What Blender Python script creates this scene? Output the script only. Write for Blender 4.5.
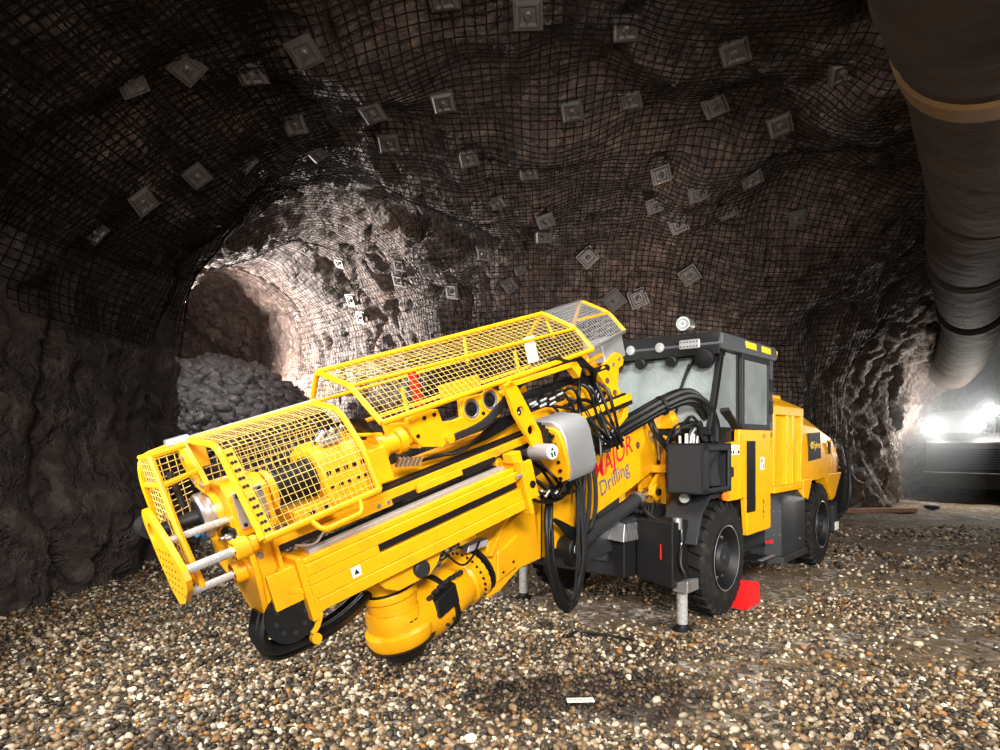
import bpy, math, random
import numpy as np
from mathutils import Vector, Matrix

random.seed(7)
rng = np.random.default_rng(7)
scn = bpy.context.scene
col = scn.collection
for o in list(bpy.data.objects):
    bpy.data.objects.remove(o, do_unlink=True)

# ------------------------------------------------------------ camera, world, light, exposure
FPX, CAMZ, HORY = 650.0, 1.75, 440.0
cam = bpy.data.cameras.new('camera')
cam.sensor_width = 36.0
cam.lens = 36.0 * FPX / 1000.0
cam.shift_y = (HORY - 375.0) / 1000.0
cam.clip_start = 0.05
cam.clip_end = 200
camo = bpy.data.objects.new('camera', cam)
camo.location = (0, 0, CAMZ)
camo.rotation_euler = (math.radians(90), 0, 0)
col.objects.link(camo)
scn.camera = camo

wd = bpy.data.worlds.new('world')
scn.world = wd
wd.use_nodes = True
wd.node_tree.nodes['Background'].inputs[0].default_value = (0.02, 0.02, 0.022, 1)
wd.node_tree.nodes['Background'].inputs[1].default_value = 1.0

scn.view_settings.view_transform = 'Standard'
scn.view_settings.look = 'None'
scn.view_settings.gamma = 1.0
scn.view_settings.use_curve_mapping = False
scn.view_settings.exposure = 0.0


def aim(o, target):
    d = Vector(target) - o.location
    o.rotation_euler = d.to_track_quat('-Z', 'Y').to_euler()


def area_light(name, loc, target, power, sx, sy, colr=(1, 1, 1), spread=180):
    l = bpy.data.lights.new(name, 'AREA')
    l.shape = 'RECTANGLE'
    l.size, l.size_y = sx, sy
    l.energy = power
    l.color = colr
    l.spread = math.radians(spread)
    o = bpy.data.objects.new(name, l)
    o.location = loc
    col.objects.link(o)
    aim(o, target)
    return o


def spot_light(name, loc, target, power, angle, blend=0.5, radius=0.1, colr=(1, 1, 1)):
    l = bpy.data.lights.new(name, 'SPOT')
    l.energy = power
    l.spot_size = math.radians(angle)
    l.spot_blend = blend
    l.shadow_soft_size = radius
    l.color = colr
    o = bpy.data.objects.new(name, l)
    o.location = loc
    col.objects.link(o)
    aim(o, target)
    return o


def point_light(name, loc, power, radius=0.1, colr=(1, 1, 1)):
    l = bpy.data.lights.new(name, 'POINT')
    l.energy = power
    l.shadow_soft_size = radius
    l.color = colr
    o = bpy.data.objects.new(name, l)
    o.location = loc
    col.objects.link(o)
    return o


# unseen fill lights added to brighten the machine, the ground and the roof
area_light('fill_overhead', (-0.3, 3.7, 5.35), (-0.1, 5.2, 0.0), 150, 4.6, 1.8, (1.0, 0.97, 0.93), 108)
area_light('fill_behind', (0.9, -3.4, 4.5), (0.9, 6.4, 0.9), 265, 2.6, 1.2, (1.0, 0.97, 0.93), 75)
area_light('fill_left', (-4.5, 2.0, 2.7), (0.4, 6.0, 0.5), 140, 1.2, 1.0, (1.0, 0.98, 0.95), 95)
area_light('fill_right', (5.6, 0.6, 3.3), (3.4, 8.6, 1.2), 140, 1.2, 1.0, (1.0, 0.96, 0.9), 70)
area_light('fill_up', (0.8, -2.2, 1.6), (0.8, 6.0, 6.2), 115, 1.6, 1.0, (1.0, 0.92, 0.84), 120)
# side drift lamp; then unseen fills added to brighten the rubble and back wall
area_light('drift_lamp', (-8.9, 18.2, 3.3), (-4.0, 17.2, 3.2), 2800, 0.5, 0.5, (1.0, 0.93, 0.88), 170)
point_light('rubble_fill', (-6.35, 12.9, 4.3), 650, 0.1, (1.0, 0.95, 0.9))
area_light('back_wall_fill', (3.1, 9.6, 2.2), (0.6, 13.8, 4.6), 150, 0.4, 0.3, (1.0, 0.94, 0.88), 160)


# ------------------------------------------------------------ material helpers
MATS = {}


def new_mat(name):
    m = bpy.data.materials.new(name)
    m.use_nodes = True
    nt = m.node_tree
    b = nt.nodes['Principled BSDF']
    MATS[name] = m
    return m, nt, b


def N(nt, t, **kw):
    n = nt.nodes.new(t)
    for k, v in kw.items():
        setattr(n, k, v)
    return n


def ramp(nt, fac, stops, interp='LINEAR'):
    r = N(nt, 'ShaderNodeValToRGB')
    r.color_ramp.interpolation = interp
    el = r.color_ramp.elements
    while len(el) < len(stops):
        el.new(0.5)
    for e, (p, c) in zip(el, stops):
        e.position = p
        e.color = (c[0], c[1], c[2], 1) if len(c) == 3 else c
    nt.links.new(fac, r.inputs[0])
    return r


def noise(nt, scale, detail=4, rough=0.55, vec=None, dist=0.0):
    n = N(nt, 'ShaderNodeTexNoise')
    n.inputs['Scale'].default_value = scale
    n.inputs['Detail'].default_value = detail
    n.inputs['Roughness'].default_value = rough
    n.inputs['Distortion'].default_value = dist
    if vec is not None:
        nt.links.new(vec, n.inputs['Vector'])
    return n


def paint(name, colr, rough=0.4, metal=0.0, grime=0.25, grime_col=(0.05, 0.04, 0.03), scale=6.0, spec=0.5, coat=0.0):
    """painted or bare metal with faint uneven dirt"""
    m, nt, b = new_mat(name)
    tc = N(nt, 'ShaderNodeTexCoord')
    n1 = noise(nt, scale, 6, 0.65, tc.outputs['Object'])
    r = ramp(nt, n1.outputs['Fac'], [(0.5, (0, 0, 0)), (0.78, (1, 1, 1))])
    mul = N(nt, 'ShaderNodeMath', operation='MULTIPLY')
    mul.inputs[1].default_value = grime
    nt.links.new(r.outputs[0], mul.inputs[0])
    mx = N(nt, 'ShaderNodeMix', data_type='RGBA')
    mx.inputs['A'].default_value = (*colr, 1)
    mx.inputs['B'].default_value = (*grime_col, 1)
    nt.links.new(mul.outputs[0], mx.inputs['Factor'])
    nt.links.new(mx.outputs['Result'], b.inputs['Base Color'])
    n2 = noise(nt, scale * 3, 5, 0.6, tc.outputs['Object'])
    mr = N(nt, 'ShaderNodeMapRange')
    mr.inputs['To Min'].default_value = max(0.04, rough - 0.1)
    mr.inputs['To Max'].default_value = min(1.0, rough + 0.14)
    nt.links.new(n2.outputs['Fac'], mr.inputs['Value'])
    nt.links.new(mr.outputs[0], b.inputs['Roughness'])
    b.inputs['Metallic'].default_value = metal
    b.inputs['Specular IOR Level'].default_value = spec
    b.inputs['Coat Weight'].default_value = coat
    return m


M_YEL = paint('yellow_paint', (0.78, 0.355, 0.003), 0.34, grime=0.35, grime_col=(0.30, 0.13, 0.008))
M_DGREY = paint('dark_grey_paint', (0.018, 0.0195, 0.0225), 0.5, grime=0.3, grime_col=(0.035, 0.032, 0.028), spec=0.35)
M_GREY = paint('mid_grey_paint', (0.07, 0.073, 0.078), 0.45, grime=0.2)
M_BLACK = paint('black_steel', (0.006, 0.006, 0.0065), 0.5, grime=0.3, grime_col=(0.02, 0.017, 0.014), spec=0.3)
M_RUBBER = paint('rubber', (0.008, 0.008, 0.008), 0.72, grime=0.35, grime_col=(0.085, 0.065, 0.045), scale=9, spec=0.3)
M_HOSE = paint('hose_rubber', (0.005, 0.005, 0.0055), 0.4, grime=0.1, spec=0.35)
M_CHROME = paint('chrome', (0.45, 0.45, 0.44), 0.3, metal=1.0, grime=0.12)
M_ROD = paint('ground_rod', (0.55, 0.55, 0.53), 0.25, metal=0.45, grime=0.1)
M_STEEL = paint('bare_steel', (0.52, 0.52, 0.52), 0.36, metal=0.85, grime=0.3, grime_col=(0.2, 0.18, 0.15))
M_SILVER = paint('brushed_cover', (0.40, 0.41, 0.42), 0.42, metal=0.55, grime=0.15, grime_col=(0.3, 0.3, 0.3))
M_WIRE = paint('cage_wire', (0.52, 0.36, 0.07), 0.45, grime=0.5, grime_col=(0.30, 0.29, 0.24))
M_WIREG = paint('galvanised_wire', (0.34, 0.35, 0.35), 0.45, metal=0.4, grime=0.2)
M_WHITE = paint('white_sticker', (0.80, 0.80, 0.78), 0.5, grime=0.1)
M_RED = paint('red_plastic', (0.72, 0.012, 0.012), 0.4, grime=0.15)
M_TRED = paint('red_lettering', (0.62, 0.01, 0.03), 0.4, grime=0.0)
M_TBLUE = paint('slate_lettering', (0.09, 0.11, 0.16), 0.4, grime=0.0)
M_TYEL = paint('yellow_lettering', (0.9, 0.6, 0.03), 0.4, grime=0.0)
M_ORANGE = paint('orange_lens', (0.85, 0.16, 0.01), 0.25, grime=0.05)
M_LENS = paint('lamp_lens', (0.32, 0.33, 0.32), 0.2, grime=0.1)
M_BLUE = paint('blue_rope', (0.02, 0.22, 0.55), 0.7, grime=0.2)
M_RUST = paint('rusty_steel', (0.10, 0.035, 0.02), 0.8, grime=0.4)
M_PLATE = paint('bolt_plate_steel', (0.11, 0.095, 0.09), 0.5, metal=0.35, grime=0.4, grime_col=(0.05, 0.04, 0.035), scale=3)
M_NET = paint('netting_wire', (0.009, 0.008, 0.007), 0.85, metal=0.0, grime=0.4, grime_col=(0.02, 0.014, 0.01), scale=2, spec=0.1)
M_WOOD = paint('wood_plank', (0.42, 0.22, 0.14), 0.8, grime=0.4)
M_SEAT = paint('seat_fabric', (0.03, 0.03, 0.033), 0.85, grime=0.1)


def glass_mat():
    m, nt, b = new_mat('sky_sheen_glass')
    out = nt.nodes['Material Output']
    tr = N(nt, 'ShaderNodeBsdfTransparent')
    tr.inputs[0].default_value = (0.84, 0.88, 0.87, 1)
    df = N(nt, 'ShaderNodeBsdfDiffuse')
    df.inputs[0].default_value = (0.62, 0.68, 0.67, 1)  # whitish diffuse share stands in for bright sky reflected in the panes
    gl = N(nt, 'ShaderNodeBsdfGlossy')
    gl.inputs['Roughness'].default_value = 0.04
    tc = N(nt, 'ShaderNodeTexCoord')
    n1 = noise(nt, 2.2, 4, 0.6, tc.outputs['Object'])
    r = ramp(nt, n1.outputs['Fac'], [(0.3, (0.22,) * 3), (0.7, (0.38,) * 3)])
    m1 = N(nt, 'ShaderNodeMixShader')
    nt.links.new(r.outputs[0], m1.inputs[0])
    nt.links.new(tr.outputs[0], m1.inputs[1])
    nt.links.new(df.outputs[0], m1.inputs[2])
    fr = N(nt, 'ShaderNodeFresnel')
    fr.inputs[0].default_value = 1.5
    m2 = N(nt, 'ShaderNodeMixShader')
    nt.links.new(fr.outputs[0], m2.inputs[0])
    nt.links.new(m1.outputs[0], m2.inputs[1])
    nt.links.new(gl.outputs[0], m2.inputs[2])
    nt.links.new(m2.outputs[0], out.inputs[0])
    return m


M_GLASS = glass_mat()


def emis(name, colr, strength):
    m, nt, b = new_mat(name)
    b.inputs['Emission Color'].default_value = (*colr, 1)
    b.inputs['Emission Strength'].default_value = strength
    b.inputs['Base Color'].default_value = (*colr, 1)
    return m


M_LAMP = emis('lit_headlamp', (1.0, 0.97, 0.9), 120.0)


def rock_mat(name, dark, mid, light, scale=1.0, bump=0.9, rough=0.62):
    m, nt, b = new_mat(name)
    tc = N(nt, 'ShaderNodeTexCoord')
    v = tc.outputs['Object']
    big = noise(nt, 0.55 * scale, 5, 0.6, v, 0.4)
    fine = noise(nt, 5.0 * scale, 8, 0.68, v, 0.6)
    mp = N(nt, 'ShaderNodeMapping')
    mp.inputs['Scale'].default_value = (1.0, 1.0, 0.45)
    mp.inputs['Rotation'].default_value = (0.35, 0.25, 0.2)
    nt.links.new(v, mp.inputs[0])
    vo = N(nt, 'ShaderNodeTexVoronoi')
    vo.feature = 'DISTANCE_TO_EDGE'
    vo.inputs['Scale'].default_value = 1.5 * scale
    wob = noise(nt, 2.2 * scale, 5, 0.65, v)
    addv = N(nt, 'ShaderNodeVectorMath', operation='MULTIPLY_ADD')
    addv.inputs[1].default_value = (0.9, 0.9, 0.9)
    nt.links.new(wob.outputs['Color'], addv.inputs[0])
    nt.links.new(mp.outputs[0], addv.inputs[2])
    nt.links.new(addv.outputs[0], vo.inputs['Vector'])
    cr = ramp(nt, vo.outputs['Distance'], [(0.0, (0, 0, 0)), (0.07, (1, 1, 1))])
    c1 = ramp(nt, fine.outputs['Fac'], [(0.28, dark), (0.52, mid), (0.74, light)])
    c2 = ramp(nt, big.outputs['Fac'], [(0.35, (0.62, 0.60, 0.60)), (0.65, (1.15, 1.05, 1.0))])
    mx = N(nt, 'ShaderNodeMix', data_type='RGBA', blend_type='MULTIPLY')
    mx.inputs['Factor'].default_value = 1.0
    nt.links.new(c1.outputs[0], mx.inputs['A'])
    nt.links.new(c2.outputs[0], mx.inputs['B'])
    rusty = noise(nt, 0.8, 4, 0.6, v)
    rr = ramp(nt, rusty.outputs['Fac'], [(0.60, (0, 0, 0)), (0.74, (0.55, 0.55, 0.55))])
    mx3 = N(nt, 'ShaderNodeMix', data_type='RGBA')
    mx3.inputs['B'].default_value = (0.17, 0.085, 0.05, 1)
    nt.links.new(rr.outputs[0], mx3.inputs['Factor'])
    nt.links.new(mx.outputs['Result'], mx3.inputs['A'])
    nt.links.new(mx3.outputs['Result'], b.inputs['Base Color'])
    b.inputs['Roughness'].default_value = rough
    b.inputs['Specular IOR Level'].default_value = 0.45
    # relief
    f2 = noise(nt, 14.0 * scale, 6, 0.7, v, 0.4)
    h1 = N(nt, 'ShaderNodeMath', operation='MULTIPLY_ADD')
    h1.inputs[1].default_value = 0.35
    nt.links.new(f2.outputs['Fac'], h1.inputs[0])
    nt.links.new(fine.outputs['Fac'], h1.inputs[2])
    h2 = N(nt, 'ShaderNodeMath', operation='MULTIPLY_ADD')
    h2.inputs[1].default_value = 0.45
    nt.links.new(cr.outputs[0], h2.inputs[0])
    nt.links.new(h1.outputs[0], h2.inputs[2])
    bp = N(nt, 'ShaderNodeBump')
    bp.inputs['Strength'].default_value = bump
    bp.inputs['Distance'].default_value = 0.12
    nt.links.new(h2.outputs[0], bp.inputs['Height'])
    nt.links.new(bp.outputs[0], b.inputs['Normal'])
    return m


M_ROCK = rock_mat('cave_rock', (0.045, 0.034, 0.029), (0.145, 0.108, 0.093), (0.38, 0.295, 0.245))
M_ROCK_DARK = rock_mat('pillar_rock_dimmed', (0.026, 0.021, 0.020), (0.075, 0.062, 0.058), (0.19, 0.16, 0.15), 0.8, 1.0)  # greyer rock, also darkened in colour so the pillar reads as dimly lit
M_RUBBLE = rock_mat('broken_rock', (0.02, 0.02, 0.022), (0.065, 0.066, 0.07), (0.26, 0.26, 0.27), 2.2, 0.35, 0.38)


def gravel_ground():
    m, nt, b = new_mat('sandy_ground')
    tc = N(nt, 'ShaderNodeTexCoord')
    v = tc.outputs['Object']
    n1 = noise(nt, 0.6, 5, 0.6, v)
    n2 = noise(nt, 30, 6, 0.7, v)
    c1 = ramp(nt, n2.outputs['Fac'], [(0.25, (0.035, 0.022, 0.010)), (0.5, (0.17, 0.115, 0.055)), (0.75, (0.36, 0.26, 0.15))])
    c2 = ramp(nt, n1.outputs['Fac'], [(0.3, (0.55, 0.5, 0.45)), (0.7, (1.15, 1.1, 1.0))])
    mx = N(nt, 'ShaderNodeMix', data_type='RGBA', blend_type='MULTIPLY')
    mx.inputs['Factor'].default_value = 1.0
    nt.links.new(c1.outputs[0], mx.inputs['A'])
    nt.links.new(c2.outputs[0], mx.inputs['B'])
    sa = N(nt, 'ShaderNodeAttribute')
    sa.attribute_name = 'sand'
    dm_ = N(nt, 'ShaderNodeMix', data_type='RGBA')
    dm_.inputs['A'].default_value = (0.03, 0.021, 0.013, 1)  # dark dirt among dense stones, its colour standing in for shaded gaps
    nt.links.new(sa.outputs['Fac'], dm_.inputs['Factor'])
    nt.links.new(mx.outputs['Result'], dm_.inputs['B'])
    mx = dm_
    # far pebbles where no stones are built
    vo = N(nt, 'ShaderNodeTexVoronoi')
    vo.inputs['Scale'].default_value = 17
    nt.links.new(v, vo.inputs['Vector'])
    hs = N(nt, 'ShaderNodeSeparateColor')
    nt.links.new(vo.outputs['Color'], hs.inputs[0])
    pc = ramp(nt, hs.outputs[0], [(0.0, (0.05, 0.038, 0.025)), (0.4, (0.17, 0.125, 0.08)), (0.75, (0.3, 0.26, 0.21)), (0.95, (0.5, 0.47, 0.42))])
    pm = noise(nt, 1.3, 4, 0.6, v)
    pmr = ramp(nt, pm.outputs['Fac'], [(0.42, (0, 0, 0)), (0.6, (1, 1, 1))])
    mx2 = N(nt, 'ShaderNodeMix', data_type='RGBA')
    nt.links.new(pmr.outputs[0], mx2.inputs['Factor'])
    nt.links.new(mx.outputs['Result'], mx2.inputs['A'])
    nt.links.new(pc.outputs[0], mx2.inputs['B'])
    # damp oil stain on the ground in front of the machine
    at = N(nt, 'ShaderNodeAttribute')
    at.attribute_name = 'wet'
    wm = N(nt, 'ShaderNodeMix', data_type='RGBA', blend_type='MULTIPLY')
    wm.inputs['B'].default_value = (0.23, 0.20, 0.17, 1)
    nt.links.new(at.outputs['Fac'], wm.inputs['Factor'])
    nt.links.new(mx2.outputs['Result'], wm.inputs['A'])
    nt.links.new(wm.outputs['Result'], b.inputs['Base Color'])
    b.inputs['Roughness'].default_value = 0.85
    inv = N(nt, 'ShaderNodeMath', operation='MULTIPLY')
    inv.inputs[1].default_value = -0.6
    nt.links.new(vo.outputs['Distance'], inv.inputs[0])
    ad = N(nt, 'ShaderNodeMath', operation='ADD')
    nt.links.new(inv.outputs[0], ad.inputs[0])
    nt.links.new(n2.outputs['Fac'], ad.inputs[1])
    bp = N(nt, 'ShaderNodeBump')
    bp.inputs['Strength'].default_value = 1.0
    bp.inputs['Distance'].default_value = 0.045
    nt.links.new(ad.outputs[0], bp.inputs['Height'])
    nt.links.new(bp.outputs[0], b.inputs['Normal'])
    return m


def stone_mat(single=False):
    m, nt, b = new_mat('single_stone' if single else 'gravel_stone')
    g = N(nt, 'ShaderNodeObjectInfo' if single else 'ShaderNodeNewGeometry')
    r = ramp(nt, g.outputs['Random' if single else 'Random Per Island'], [
        (0.0, (0.026, 0.019, 0.012)), (0.20, (0.072, 0.050, 0.029)), (0.38, (0.163, 0.098, 0.043)), (0.52, (0.273, 0.177, 0.087)),
        (0.66, (0.351, 0.276, 0.184)), (0.78, (0.494, 0.405, 0.290)), (0.88, (0.780, 0.658, 0.474)), (0.935, (0.208, 0.094, 0.021)),
        (0.965, (0.338, 0.153, 0.034)), (0.985, (0.117, 0.105, 0.097))], 'CONSTANT')
    at = N(nt, 'ShaderNodeAttribute')
    at.attribute_name = 'wet'
    wm = N(nt, 'ShaderNodeMix', data_type='RGBA', blend_type='MULTIPLY')
    wm.inputs['B'].default_value = (0.28, 0.24, 0.2, 1)
    nt.links.new(at.outputs['Fac'], wm.inputs['Factor'])
    nt.links.new(r.outputs[0], wm.inputs['A'])
    tc = N(nt, 'ShaderNodeTexCoord')
    n = noise(nt, 60, 4, 0.6, tc.outputs['Object'])
    n2 = ramp(nt, n.outputs['Fac'], [(0.3, (0.6, 0.6, 0.6)), (0.7, (1.2, 1.2, 1.2))])
    mm = N(nt, 'ShaderNodeMix', data_type='RGBA', blend_type='MULTIPLY')
    mm.inputs['Factor'].default_value = 1
    nt.links.new(wm.outputs['Result'], mm.inputs['A'])
    nt.links.new(n2.outputs[0], mm.inputs['B'])
    nt.links.new(mm.outputs['Result'], b.inputs['Base Color'])
    b.inputs['Roughness'].default_value = 0.55
    return m


M_GROUND = gravel_ground()
M_STONE = stone_mat()
M_STONE1 = stone_mat(True)


def duct_mat():
    m, nt, b = new_mat('duct_fabric')
    tc = N(nt, 'ShaderNodeTexCoord')
    n1 = noise(nt, 1.2, 5, 0.6, tc.outputs['Object'])
    r = ramp(nt, n1.outputs['Fac'], [(0.3, (0.020, 0.015, 0.012)), (0.7, (0.042, 0.031, 0.025))])
    nt.links.new(r.outputs[0], b.inputs['Base Color'])
    b.inputs['Roughness'].default_value = 0.8
    b.inputs['Specular IOR Level'].default_value = 0.2
    n2 = noise(nt, 3.0, 4, 0.5, tc.outputs['Object'], 0.5)
    bp = N(nt, 'ShaderNodeBump')
    bp.inputs['Strength'].default_value = 0.35
    bp.inputs['Distance'].default_value = 0.1
    nt.links.new(n2.outputs['Fac'], bp.inputs['Height'])
    nt.links.new(bp.outputs[0], b.inputs['Normal'])
    return m


M_DUCT = duct_mat()
M_BAND = paint('duct_band', (0.13, 0.07, 0.018), 0.6, grime=0.4)


# ------------------------------------------------------------ mesh helpers
def tag(o, label=None, cat=None, group=None, kind=None):
    if label:
        o['label'] = label
    if cat:
        o['category'] = cat
    if group:
        o['group'] = group
    if kind:
        o['kind'] = kind
    return o


def empty(name, loc=(0, 0, 0), rz=0.0):
    o = bpy.data.objects.new(name, None)
    o.empty_display_size = 0.2
    o.location = loc
    o.rotation_euler = (0, 0, rz)
    col.objects.link(o)
    return o


class MB:
    """collects shapes; T maps local coordinates of the assembly to the parent's coordinates"""

    def __init__(s, T=None):
        s.v, s.f, s.T = [], [], T

    def add(s, verts, faces):
        k = len(s.v)
        s.v += [tuple(p) for p in verts]
        s.f += [tuple(i + k for i in f) for f in faces]
        return s

    def box(s, x0, x1, y0, y1, z0, z1):
        return s.hexa([(x0, y0, z0), (x1, y0, z0), (x1, y1, z0), (x0, y1, z0)], [(x0, y0, z1), (x1, y0, z1), (x1, y1, z1), (x0, y1, z1)])

    def hexa(s, lo, hi):
        return s.add(list(lo) + list(hi), [(3, 2, 1, 0), (4, 5, 6, 7), (0, 1, 5, 4), (1, 2, 6, 5), (2, 3, 7, 6), (3, 0, 4, 7)])

    def prism(s, poly, ax, a, b):
        """polygon in the two other axes, extruded along axis ax from a to b"""
        def P(p, q):
            if ax == 0:
                return (q, p[0], p[1])
            if ax == 1:
                return (p[0], q, p[1])
            return (p[0], p[1], q)
        n = len(poly)
        vs = [P(p, a) for p in poly] + [P(p, b) for p in poly]
        fs = [tuple(range(n - 1, -1, -1)), tuple(range(n, 2 * n))]
        fs += [(i, (i + 1) % n, n + (i + 1) % n, n + i) for i in range(n)]
        return s.add(vs, fs)

    def loft(s, rings, caps=True, closed=True):
        n = len(rings[0])
        vs = [p for r in rings for p in r]
        fs = []
        for k in range(len(rings) - 1):
            for i in range(n if closed else n - 1):
                j = (i + 1) % n
                fs.append((k * n + i, k * n + j, (k + 1) * n + j, (k + 1) * n + i))
        if caps:
            fs.append(tuple(range(n - 1, -1, -1)))
            fs.append(tuple(range((len(rings) - 1) * n, len(rings) * n)))
        return s.add(vs, fs)

    def lathe(s, p0, axis, prof, n=24, caps=True):
        """profile of (along, radius)"""
        a = Vector(axis).normalized()
        t = Vector((0, 0, 1)) if abs(a.z) < 0.9 else Vector((1, 0, 0))
        e1 = a.cross(t).normalized()
        e2 = a.cross(e1)
        p0 = Vector(p0)
        rings = []
        for (h, r) in prof:
            rings.append([tuple(p0 + a * h + (e1 * math.cos(2 * math.pi * i / n) + e2 * math.sin(2 * math.pi * i / n)) * r) for i in range(n)])
        return s.loft(rings, caps)

    def cyl(s, p0, p1, r, r1=None, n=16):
        d = Vector(p1) - Vector(p0)
        return s.lathe(p0, d, [(0, r), (d.length, r if r1 is None else r1)], n)

    def tube(s, pts, r, n=8, close=False):
        P = [Vector(p) for p in pts]
        m = len(P)
        rings = []
        e1 = None
        for i in range(m):
            if close:
                d = (P[(i + 1) % m] - P[(i - 1) % m])
            else:
                d = P[min(i + 1, m - 1)] - P[max(i - 1, 0)]
            if d.length < 1e-9:
                d = Vector((0, 0, 1))
            d.normalize()
            if e1 is None:
                t = Vector((0, 0, 1)) if abs(d.z) < 0.9 else Vector((1, 0, 0))
                e1 = d.cross(t).normalized()
            else:
                e1 = (e1 - d * e1.dot(d)).normalized()
            e2 = d.cross(e1)
            k = 1.0
            if 0 < i < m - 1 or close:
                a = (P[i] - P[(i - 1) % m]).normalized()
                b = (P[(i + 1) % m] - P[i]).normalized()
                c = max(0.5, math.sqrt(max(0.0, (1 + a.dot(b)) / 2)))
                k = 1.0 / c if len(pts) < 8 else 1.0
            rr = r[i] if isinstance(r, (list, tuple)) else r
            rings.append([tuple(P[i] + (e1 * math.cos(2 * math.pi * q / n) + e2 * math.sin(2 * math.pi * q / n)) * rr * (k if k < 1.3 else 1.3)) for q in range(n)])
        if close:
            rings.append(rings[0])
            return s.loft(rings, False)
        return s.loft(rings, True)

    def ringplate(s, outer, inner, ax, a, b, n=48):
        """plate with one hole; both outlines are resampled by angle about the hole's centre"""
        cx = sum(p[0] for p in inner) / len(inner)
        cy = sum(p[1] for p in inner) / len(inner)

        def cast(poly, th):
            dx, dy = math.cos(th), math.sin(th)
            best = None
            for i in range(len(poly)):
                x1, y1 = poly[i][0] - cx, poly[i][1] - cy
                x2, y2 = poly[(i + 1) % len(poly)][0] - cx, poly[(i + 1) % len(poly)][1] - cy
                den = dx * (y2 - y1) - dy * (x2 - x1)
                if abs(den) < 1e-12:
                    continue
                t = (x1 * (y2 - y1) - y1 * (x2 - x1)) / den
                q = (x1 * dy - y1 * dx) / den
                if t > 0 and -1e-6 <= q <= 1 + 1e-6 and (best is None or t > best):
                    best = t
            best = best or 0.01
            return (cx + dx * best, cy + dy * best)
        ths = sorted(set([2 * math.pi * i / n for i in range(n)] + [math.atan2(p[1] - cy, p[0] - cx) % (2 * math.pi) for p in outer]))
        o = [cast(outer, t) for t in ths]
        i_ = [cast(inner, t) for t in ths]

        def P(p, q):
            return (q, p[0], p[1]) if ax == 0 else ((p[0], q, p[1]) if ax == 1 else (p[0], p[1], q))
        k = len(ths)
        rings = [[P(p, a) for p in o], [P(p, b) for p in o], [P(p, b) for p in i_], [P(p, a) for p in i_]]
        rings.append(rings[0])
        return s.loft(rings, False)

    def build(s, name, mat, parent=None, bevel=0.0, smooth=35, seg=2):
        me = bpy.data.meshes.new(name)
        vs = s.v
        if s.T is not None:
            vs = [tuple(s.T @ Vector(p)) for p in vs]
        me.from_pydata(vs, [], s.f)
        me.materials.append(mat)
        me.validate()
        import bmesh
        bm = bmesh.new()
        bm.from_mesh(me)
        bmesh.ops.recalc_face_normals(bm, faces=bm.faces)
        bm.to_mesh(me)
        bm.free()
        if smooth:
            me.polygons.foreach_set('use_smooth', [True] * len(me.polygons))
            me.set_sharp_from_angle(angle=math.radians(smooth))
        o = bpy.data.objects.new(name, me)
        col.objects.link(o)
        if parent is not None:
            o.parent = parent
        if bevel > 0:
            md = o.modifiers.new('bevel', 'BEVEL')
            md.width = bevel
            md.segments = seg
            md.limit_method = 'ANGLE'
            md.angle_limit = math.radians(40)
            md.harden_normals = True
        return o


def curve_pts(ctrl, n=10):
    """Catmull-Rom through control points"""
    P = [Vector(p) for p in ctrl]
    P = [P[0] * 2 - P[1]] + P + [P[-1] * 2 - P[-2]]
    out = []
    for i in range(1, len(P) - 2):
        for k in range(n):
            t = k / n
            a, b, c, d = P[i - 1], P[i], P[i + 1], P[i + 2]
            out.append(0.5 * ((2 * b) + (c - a) * t + (2 * a - 5 * b + 4 * c - d) * t * t + (3 * b - a - 3 * c + d) * t ** 3))
    out.append(P[-2])
    return [tuple(p) for p in out]


def mesh_np(name, verts, faces, mat, parent=None, smooth=True):
    me = bpy.data.meshes.new(name)
    verts = np.asarray(verts, np.float32)
    faces = np.asarray(faces, np.int32)
    k = faces.shape[1]
    me.vertices.add(len(verts))
    me.vertices.foreach_set('co', verts.ravel())
    me.loops.add(faces.size)
    me.loops.foreach_set('vertex_index', faces.ravel())
    me.polygons.add(len(faces))
    me.polygons.foreach_set('loop_start', np.arange(0, faces.size, k, dtype=np.int32))
    me.polygons.foreach_set('loop_total', np.full(len(faces), k, np.int32))
    if smooth:
        me.polygons.foreach_set('use_smooth', np.ones(len(faces), bool))
    me.materials.append(mat)
    me.update(calc_edges=True)
    o = bpy.data.objects.new(name, me)
    col.objects.link(o)
    if parent is not None:
        o.parent = parent
    return o


# ------------------------------------------------------------ numpy noise
def hash3(i, j, k, seed):
    n = (i.astype(np.uint32) * np.uint32(374761393) + j.astype(np.uint32) * np.uint32(668265263)
         + k.astype(np.uint32) * np.uint32(1274126177) + np.uint32(seed * 69069 + 12345))
    n = (n ^ (n >> np.uint32(13))) * np.uint32(1103515245)
    n = (n ^ (n >> np.uint32(16))) * np.uint32(2246822519)
    n = n ^ (n >> np.uint32(15))
    return (n & np.uint32(0xFFFF)).astype(np.float64) / 32767.5 - 1.0


def vnoise(P, seed=0):
    with np.errstate(over='ignore'):
        I = np.floor(P).astype(np.int64)
        f = P - I
        w = f * f * f * (f * (f * 6 - 15) + 10)
        r = 0
        for a in (0, 1):
            for b in (0, 1):
                for c in (0, 1):
                    h = hash3(I[:, 0] + a, I[:, 1] + b, I[:, 2] + c, seed)
                    r = r + h * (w[:, 0] if a else 1 - w[:, 0]) * (w[:, 1] if b else 1 - w[:, 1]) * (w[:, 2] if c else 1 - w[:, 2])
    return r


def fbm(P, o=3, seed=0):
    r, a = 0, 1.0
    for k in range(o):
        r = r + a * vnoise(P * 2.03 ** k + 17.3 * k, seed + k)
        a *= 0.5
    return r


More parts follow.
